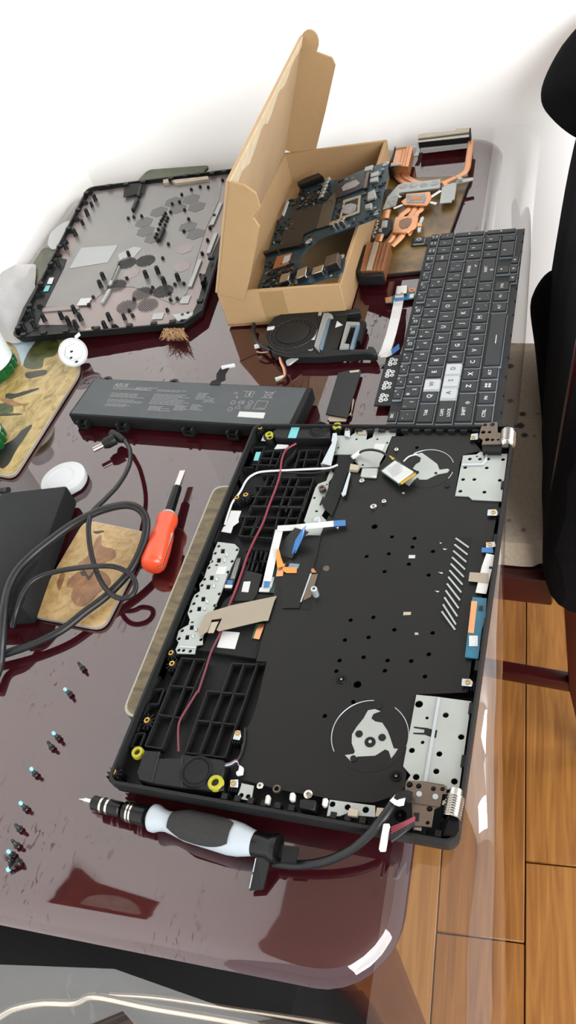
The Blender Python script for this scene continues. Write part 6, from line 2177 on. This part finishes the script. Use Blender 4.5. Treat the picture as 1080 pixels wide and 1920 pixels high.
cpx('corner_block', 'black_gloss', [(978, 65), (990, 40), (1040, 40), (1045, 75), (1000, 85), (985, 80)], .0300, .012, KI, bev=.002)
# near edge: plates, pads, ports
h3 = rounds(KM, .0215, [(250, 623, .0020), (335, 640, .0020), (437, 655, .0022)])
cpx('edge_plate', 'steel', [(235, 598), (490, 632), (490, 695), (395, 688), (340, 672), (290, 690), (218, 690)], .0215, .001, KM, holes=h3)
cpx('foam_block', 'tan_tape', [(345, 645), (395, 655), (388, 692), (335, 685)], .0240, .003, KM)
cpx('edge_plate', 'tan_tape', [(500, 642), (575, 650), (568, 705), (492, 690)], .0215, .001, KM)
for pts in ([(10, 555), (38, 555), (35, 600), (5, 600)], [(195, 585), (225, 588), (215, 632), (188, 630)]):
    cpx('light_pad', 'ribbon_white', pts, .0240, .005, KM, bev=.0008)
cpx('light_pad', 'ribbon_white', [(955, 868), (978, 868), (970, 920), (945, 920)], .0230, .005, KK, bev=.0008)
cpx('bent_bracket', 'steel', [(818, 805), (888, 820), (872, 905), (792, 890)], .0205, .001, KK, holes=rounds(KK, .0205, [(817, 873, .0017), (855, 880, .0017)]))
MB().lathe(at(*KK((1020, 843)), ZS), (0, 0, 1), [(0, .0030), (.002, .0028), (.002, .0016), (-.001, .0015), (-.001, 0)], 14).build('eyelet', 'dark_metal', ch, smooth=True)
cpx('screw_block', 'black_plastic', [(68, 590), (160, 600), (150, 660), (60, 645)], .0235, .010, KM, bev=.0008)
# speaker plug wires
for i, c_ in enumerate(('red_wire', 'blue_wire', 'white_wire', 'black_wire')):
    P = [at(*KK(q), z) for q, z in (((725, 700 + 5 * i), .0215), ((760, 690 + 6 * i), .0235), ((790, 675 + 5 * i), .0245), ((800, 700 + 4 * i), .0240))]
    MB().tube(smooth_path(P, 4), .0007, 6).build('wire', c_, ch, smooth=True)
cpx('plug', 'white_plastic', [(805, 700), (828, 715), (822, 752), (788, 758), (786, 740), (800, 732)], .0245, .003, KK, bev=.0004)
P = [at(*KK(q), .0222) for q in ((838, 495), (835, 560), (815, 640), (790, 680))]
MB().tube(smooth_path(P, 4), .0008, 6).build('wire', 'black_wire', ch, smooth=True)
# power lead with white connector
for i in range(6):
    c_ = 'red_wire' if i < 3 else 'black_wire'
    P = [at(*KT(q), z) for q, z in (((480 - 3 * i, 455 + 14 * i), .0275), ((390, 500 + 16 * i), .0300), ((262, 555 + 24 * i), .0290))]
    MB().tube(smooth_path(P, 4), .0009, 6).build('wire', c_, ch, smooth=True)
w0, w1 = at(*KT((222, 535)), .029), at(*KT((180, 775)), .022)
dd = (w1 - w0)
sx_ = at(*KT((262, 535)), .029) - w0
cn = MB().frame(w0 - sx_ * .6, dd, sx_ * 1.5, (0, 0, .0045)).build('white_connector', 'ribbon_white', ch, bevel=.0005, seg=1)

# ------------------------------------------------------------------ wireless card lying on the frame
wc = thing('wireless_card', 'small wireless card with white label lying on the far fan seat of the laptop chassis', 'circuit board', at(745, 880, ZS))
zz = lambda q: ZS + .004 + (q[0] - 880) / 195 * .004


def wp(name, mt, pts, dz, th):
    P = [at(*KH(q), zz(q) + dz) for q in pts]
    nn = (P[1] - P[0]).cross(P[2] - P[0]).normalized()
    if nn.z < 0:
        nn = -nn
    return MB().plate(P, nn, th).build(name, mt, wc)


wp('board', 'pcb_green', [(876, 308), (962, 240), (1075, 318), (985, 388)], 0, .0010)
wp('shield_label', 'paper_white', [(888, 308), (960, 250), (1062, 310), (978, 372)], .0020, .0018)
wp('contacts', 'gold', [(985, 375), (1060, 325), (1078, 318), (1080, 330), (1000, 385)], .0006, .0006)
lw = MB()
for i in range(6):
    for j in range(5):
        a_ = at(*KH((925 + 12 * i + 7 * j, 298 - 7 * i + 10 * j)), ZS + .0085)
        lw.box(a_, (.0016, .0005, .0002), .6)
o = lw.build('small_print', 'grey_print', wc)
o['kind'] = 'stuff'
P = [at(*KH(q), z) for q, z in (((940, 248), .0285), ((915, 222), .031), ((880, 200), .032), ((830, 190), .030), ((785, 195), .027), ((760, 208), .0245))]
MB().tube(smooth_path(P, 5), .0011, 8).build('antenna_lead', 'black_wire', wc, smooth=True)
MB().tube([at(*KH((765, 200)), .0245), at(*KH((720, 235)), .0238)], .0019, 8).build('lead_sleeve', 'ribbon_white', wc, smooth=True)
for q in ((935, 238), (948, 246)):
    MB().lathe(at(*KH(q), ZS + .006), (0, 0, 1), [(0, .0017), (.0016, .0017), (.0016, 0)], 10).build('antenna_plug', 'gold', wc)
P = [at(*KH(q), z) for q, z in (((1010, 255), .0275), ((1040, 228), .027), ((1085, 215), .0245))]
MB().tube(smooth_path(P, 4), .0006, 6).build('antenna_lead', 'white_wire', wc, smooth=True)

# ------------------------------------------------------------------ screen cable coming out of the hinge
dc_ = thing('screen_cable', 'black screen cable with flat connector running from the near hinge over the table', 'cable', at(560, 1620, .001))
P = [at(742, 1497, .0290), at(728, 1520, .0310), at(712, 1542, .0300), at(690, 1567, .0240), at(655, 1595, .0160), at(610, 1615, .0100), at(565, 1622, .0070), at(528, 1620, .0060), at(512, 1618, .0060)]
MB().tube(smooth_path(P, 6), .0030, 10).build('cable', 'black_wire', dc_, smooth=True)
lp = [at(*KT(q), .0345) for q in ((248, 300), (300, 245), (320, 292), (392, 275), (378, 342), (330, 350), (290, 335))]
MB().prism(lp, .0338, .0346).build('cable_label', 'paper_white', dc_)
P = [at(*KT((300, 330)), .030), at(*KT((330, 285)), .031), at(*KT((390, 262)), .031), at(*KT((440, 280)), .0305)]
MB().tube(smooth_path(P, 4), .0042, 10).build('cable_sleeve', 'black_soft', dc_, smooth=True)
MB().prism([at(*KN(q), .016) for q in ((922, 302), (988, 310), (976, 376), (915, 372))], .0135, .016).build('tape_flag', 'black_soft', dc_)
cc_ = [at(*KN(q), z) for q, z in (((812, 352), .014), ((868, 362), .014), ((838, 492), .004), ((782, 496), .004))]
nn = (cc_[1] - cc_[0]).cross(cc_[2] - cc_[0]).normalized()
nn = nn if nn.z > 0 else -nn
cb_ = MB().plate(cc_, nn, .0028).build('connector', 'black_plastic', dc_)
for t0, t1 in ((.04, .44), (.52, .92)):
    a_ = cc_[0] + (cc_[3] - cc_[0]) * t0
    b_ = cc_[0] + (cc_[3] - cc_[0]) * t1
    MB().frame(a_ - (cc_[1] - cc_[0]) * .04, b_ - a_, (cc_[1] - cc_[0]) * .06, nn * .0006).build('contact_strip', 'steel_bright', cb_)
# ------------------------------------------------------------------ picture on the left wall (seen in the table's reflection)
mat('picture_brown', '6e4630', .5, noise=(10, .1))
mat('picture_pale', 'b7a898', .5, noise=(25, .25))
wx = lambda y: -0.497 - 0.0412 * (y - 0.985) + 0.0045
pic = thing('wall_picture', 'brown wall picture with a pale oval, mirrored in the near table top', 'picture', (wx(0), 0.0, 0.89))
y0, y1, z0, z1 = -0.17, 0.125, 0.725, 1.065
MB().plate([Vector((wx(y0) + .012, y0, z0)), Vector((wx(y1) + .012, y1, z0)), Vector((wx(y1) + .012, y1, z1)), Vector((wx(y0) + .012, y0, z1))], (1, .04, 0), .012).build('panel', 'picture_brown', pic)
MB().plate([Vector((wx(-.02) + .0135, -.02 + .10 * math.cos(a), .895 + .115 * math.sin(a))) for a in [2 * PI * k / 28 for k in range(28)]], (1, .04, 0), .0015).build('oval_print', 'picture_pale', pic)

# ------------------------------------------------------------------ things below the near table edge
mat('bag_cloth', '0f1012', .8, ior=1.3, noise=(20, .2), bump=(200, .2))
bag = thing('darkening_bag', 'black cloth bag added to darken the space under the near table edge', 'bag', (-0.13, -0.03, FZ))  # bag added so the space behind the hanging cover reads dark
lo = []
for z, s in ((FZ, .9), (FZ + .02, 1.0), (FZ + .2, 1.02), (FZ + .40, .97), (FZ + .46, .88), (FZ + .48, .6)):
    lo.append([Vector((-0.14 + q.x * s, -0.04 + q.y * s, z + .01 * math.sin(7 * q.x * 10))) for q in rrect(-.24, -.15, .24, .14, .06, 4)])
n = len(lo[0])
vs = [q for lp in lo for q in lp]
fs = [[k * n + i, k * n + (i + 1) % n, (k + 1) * n + (i + 1) % n, (k + 1) * n + i] for k in range(len(lo) - 1) for i in range(n)]
fs += [list(range(n))[::-1], [len(vs) - n + i for i in range(n)]]
MB().add(vs, fs).build('body', 'bag_cloth', bag, smooth=True)
for pts in ([(193, 1834), (180, 1846), (168, 1862), (174, 1884), (176, 1915)], [(136, 1828), (128, 1848), (134, 1872), (140, 1900)]):
    z = -.14
    MB().ribbon(smooth_path([at(q[0], q[1], z - .02 * i) for i, q in enumerate(pts)], 4), .006, .0012).build('strap', 'black_soft', bag)
mat('pale_metal', 'd8cdbc', .2, .8)
tube_ = thing('streak_tubes', 'pale shiny tubes added as bright fold reflections below the near table edge', 'added tubes', (0.05, -0.2, -0.2))  # tubes added in place of bright reflections on the cover's hanging fold
for pts, r in (([(-30, 1925), (0, 1906), (30, 1890), (82, 1880), (140, 1880), (179, 1868), (285, 1889), (440, 1915), (560, 1940)], .0028), ([(205, 1865), (300, 1871), (440, 1892), (600, 1916), (700, 1938)], .0018)):
    MB().tube(smooth_path([at(q[0], q[1], -.155) for q in pts], 5), r, 10).build('tube', 'pale_metal', tube_, smooth=True)
MB().tube([at(560, 1940, -.155), at(585, 1965, -.20), (0.13, -.20, FZ)], .0034, 8).build('leg', 'pale_metal', tube_, smooth=True)
for o in bpy.data.objects:
    if 'org' in o:
        del o['org']
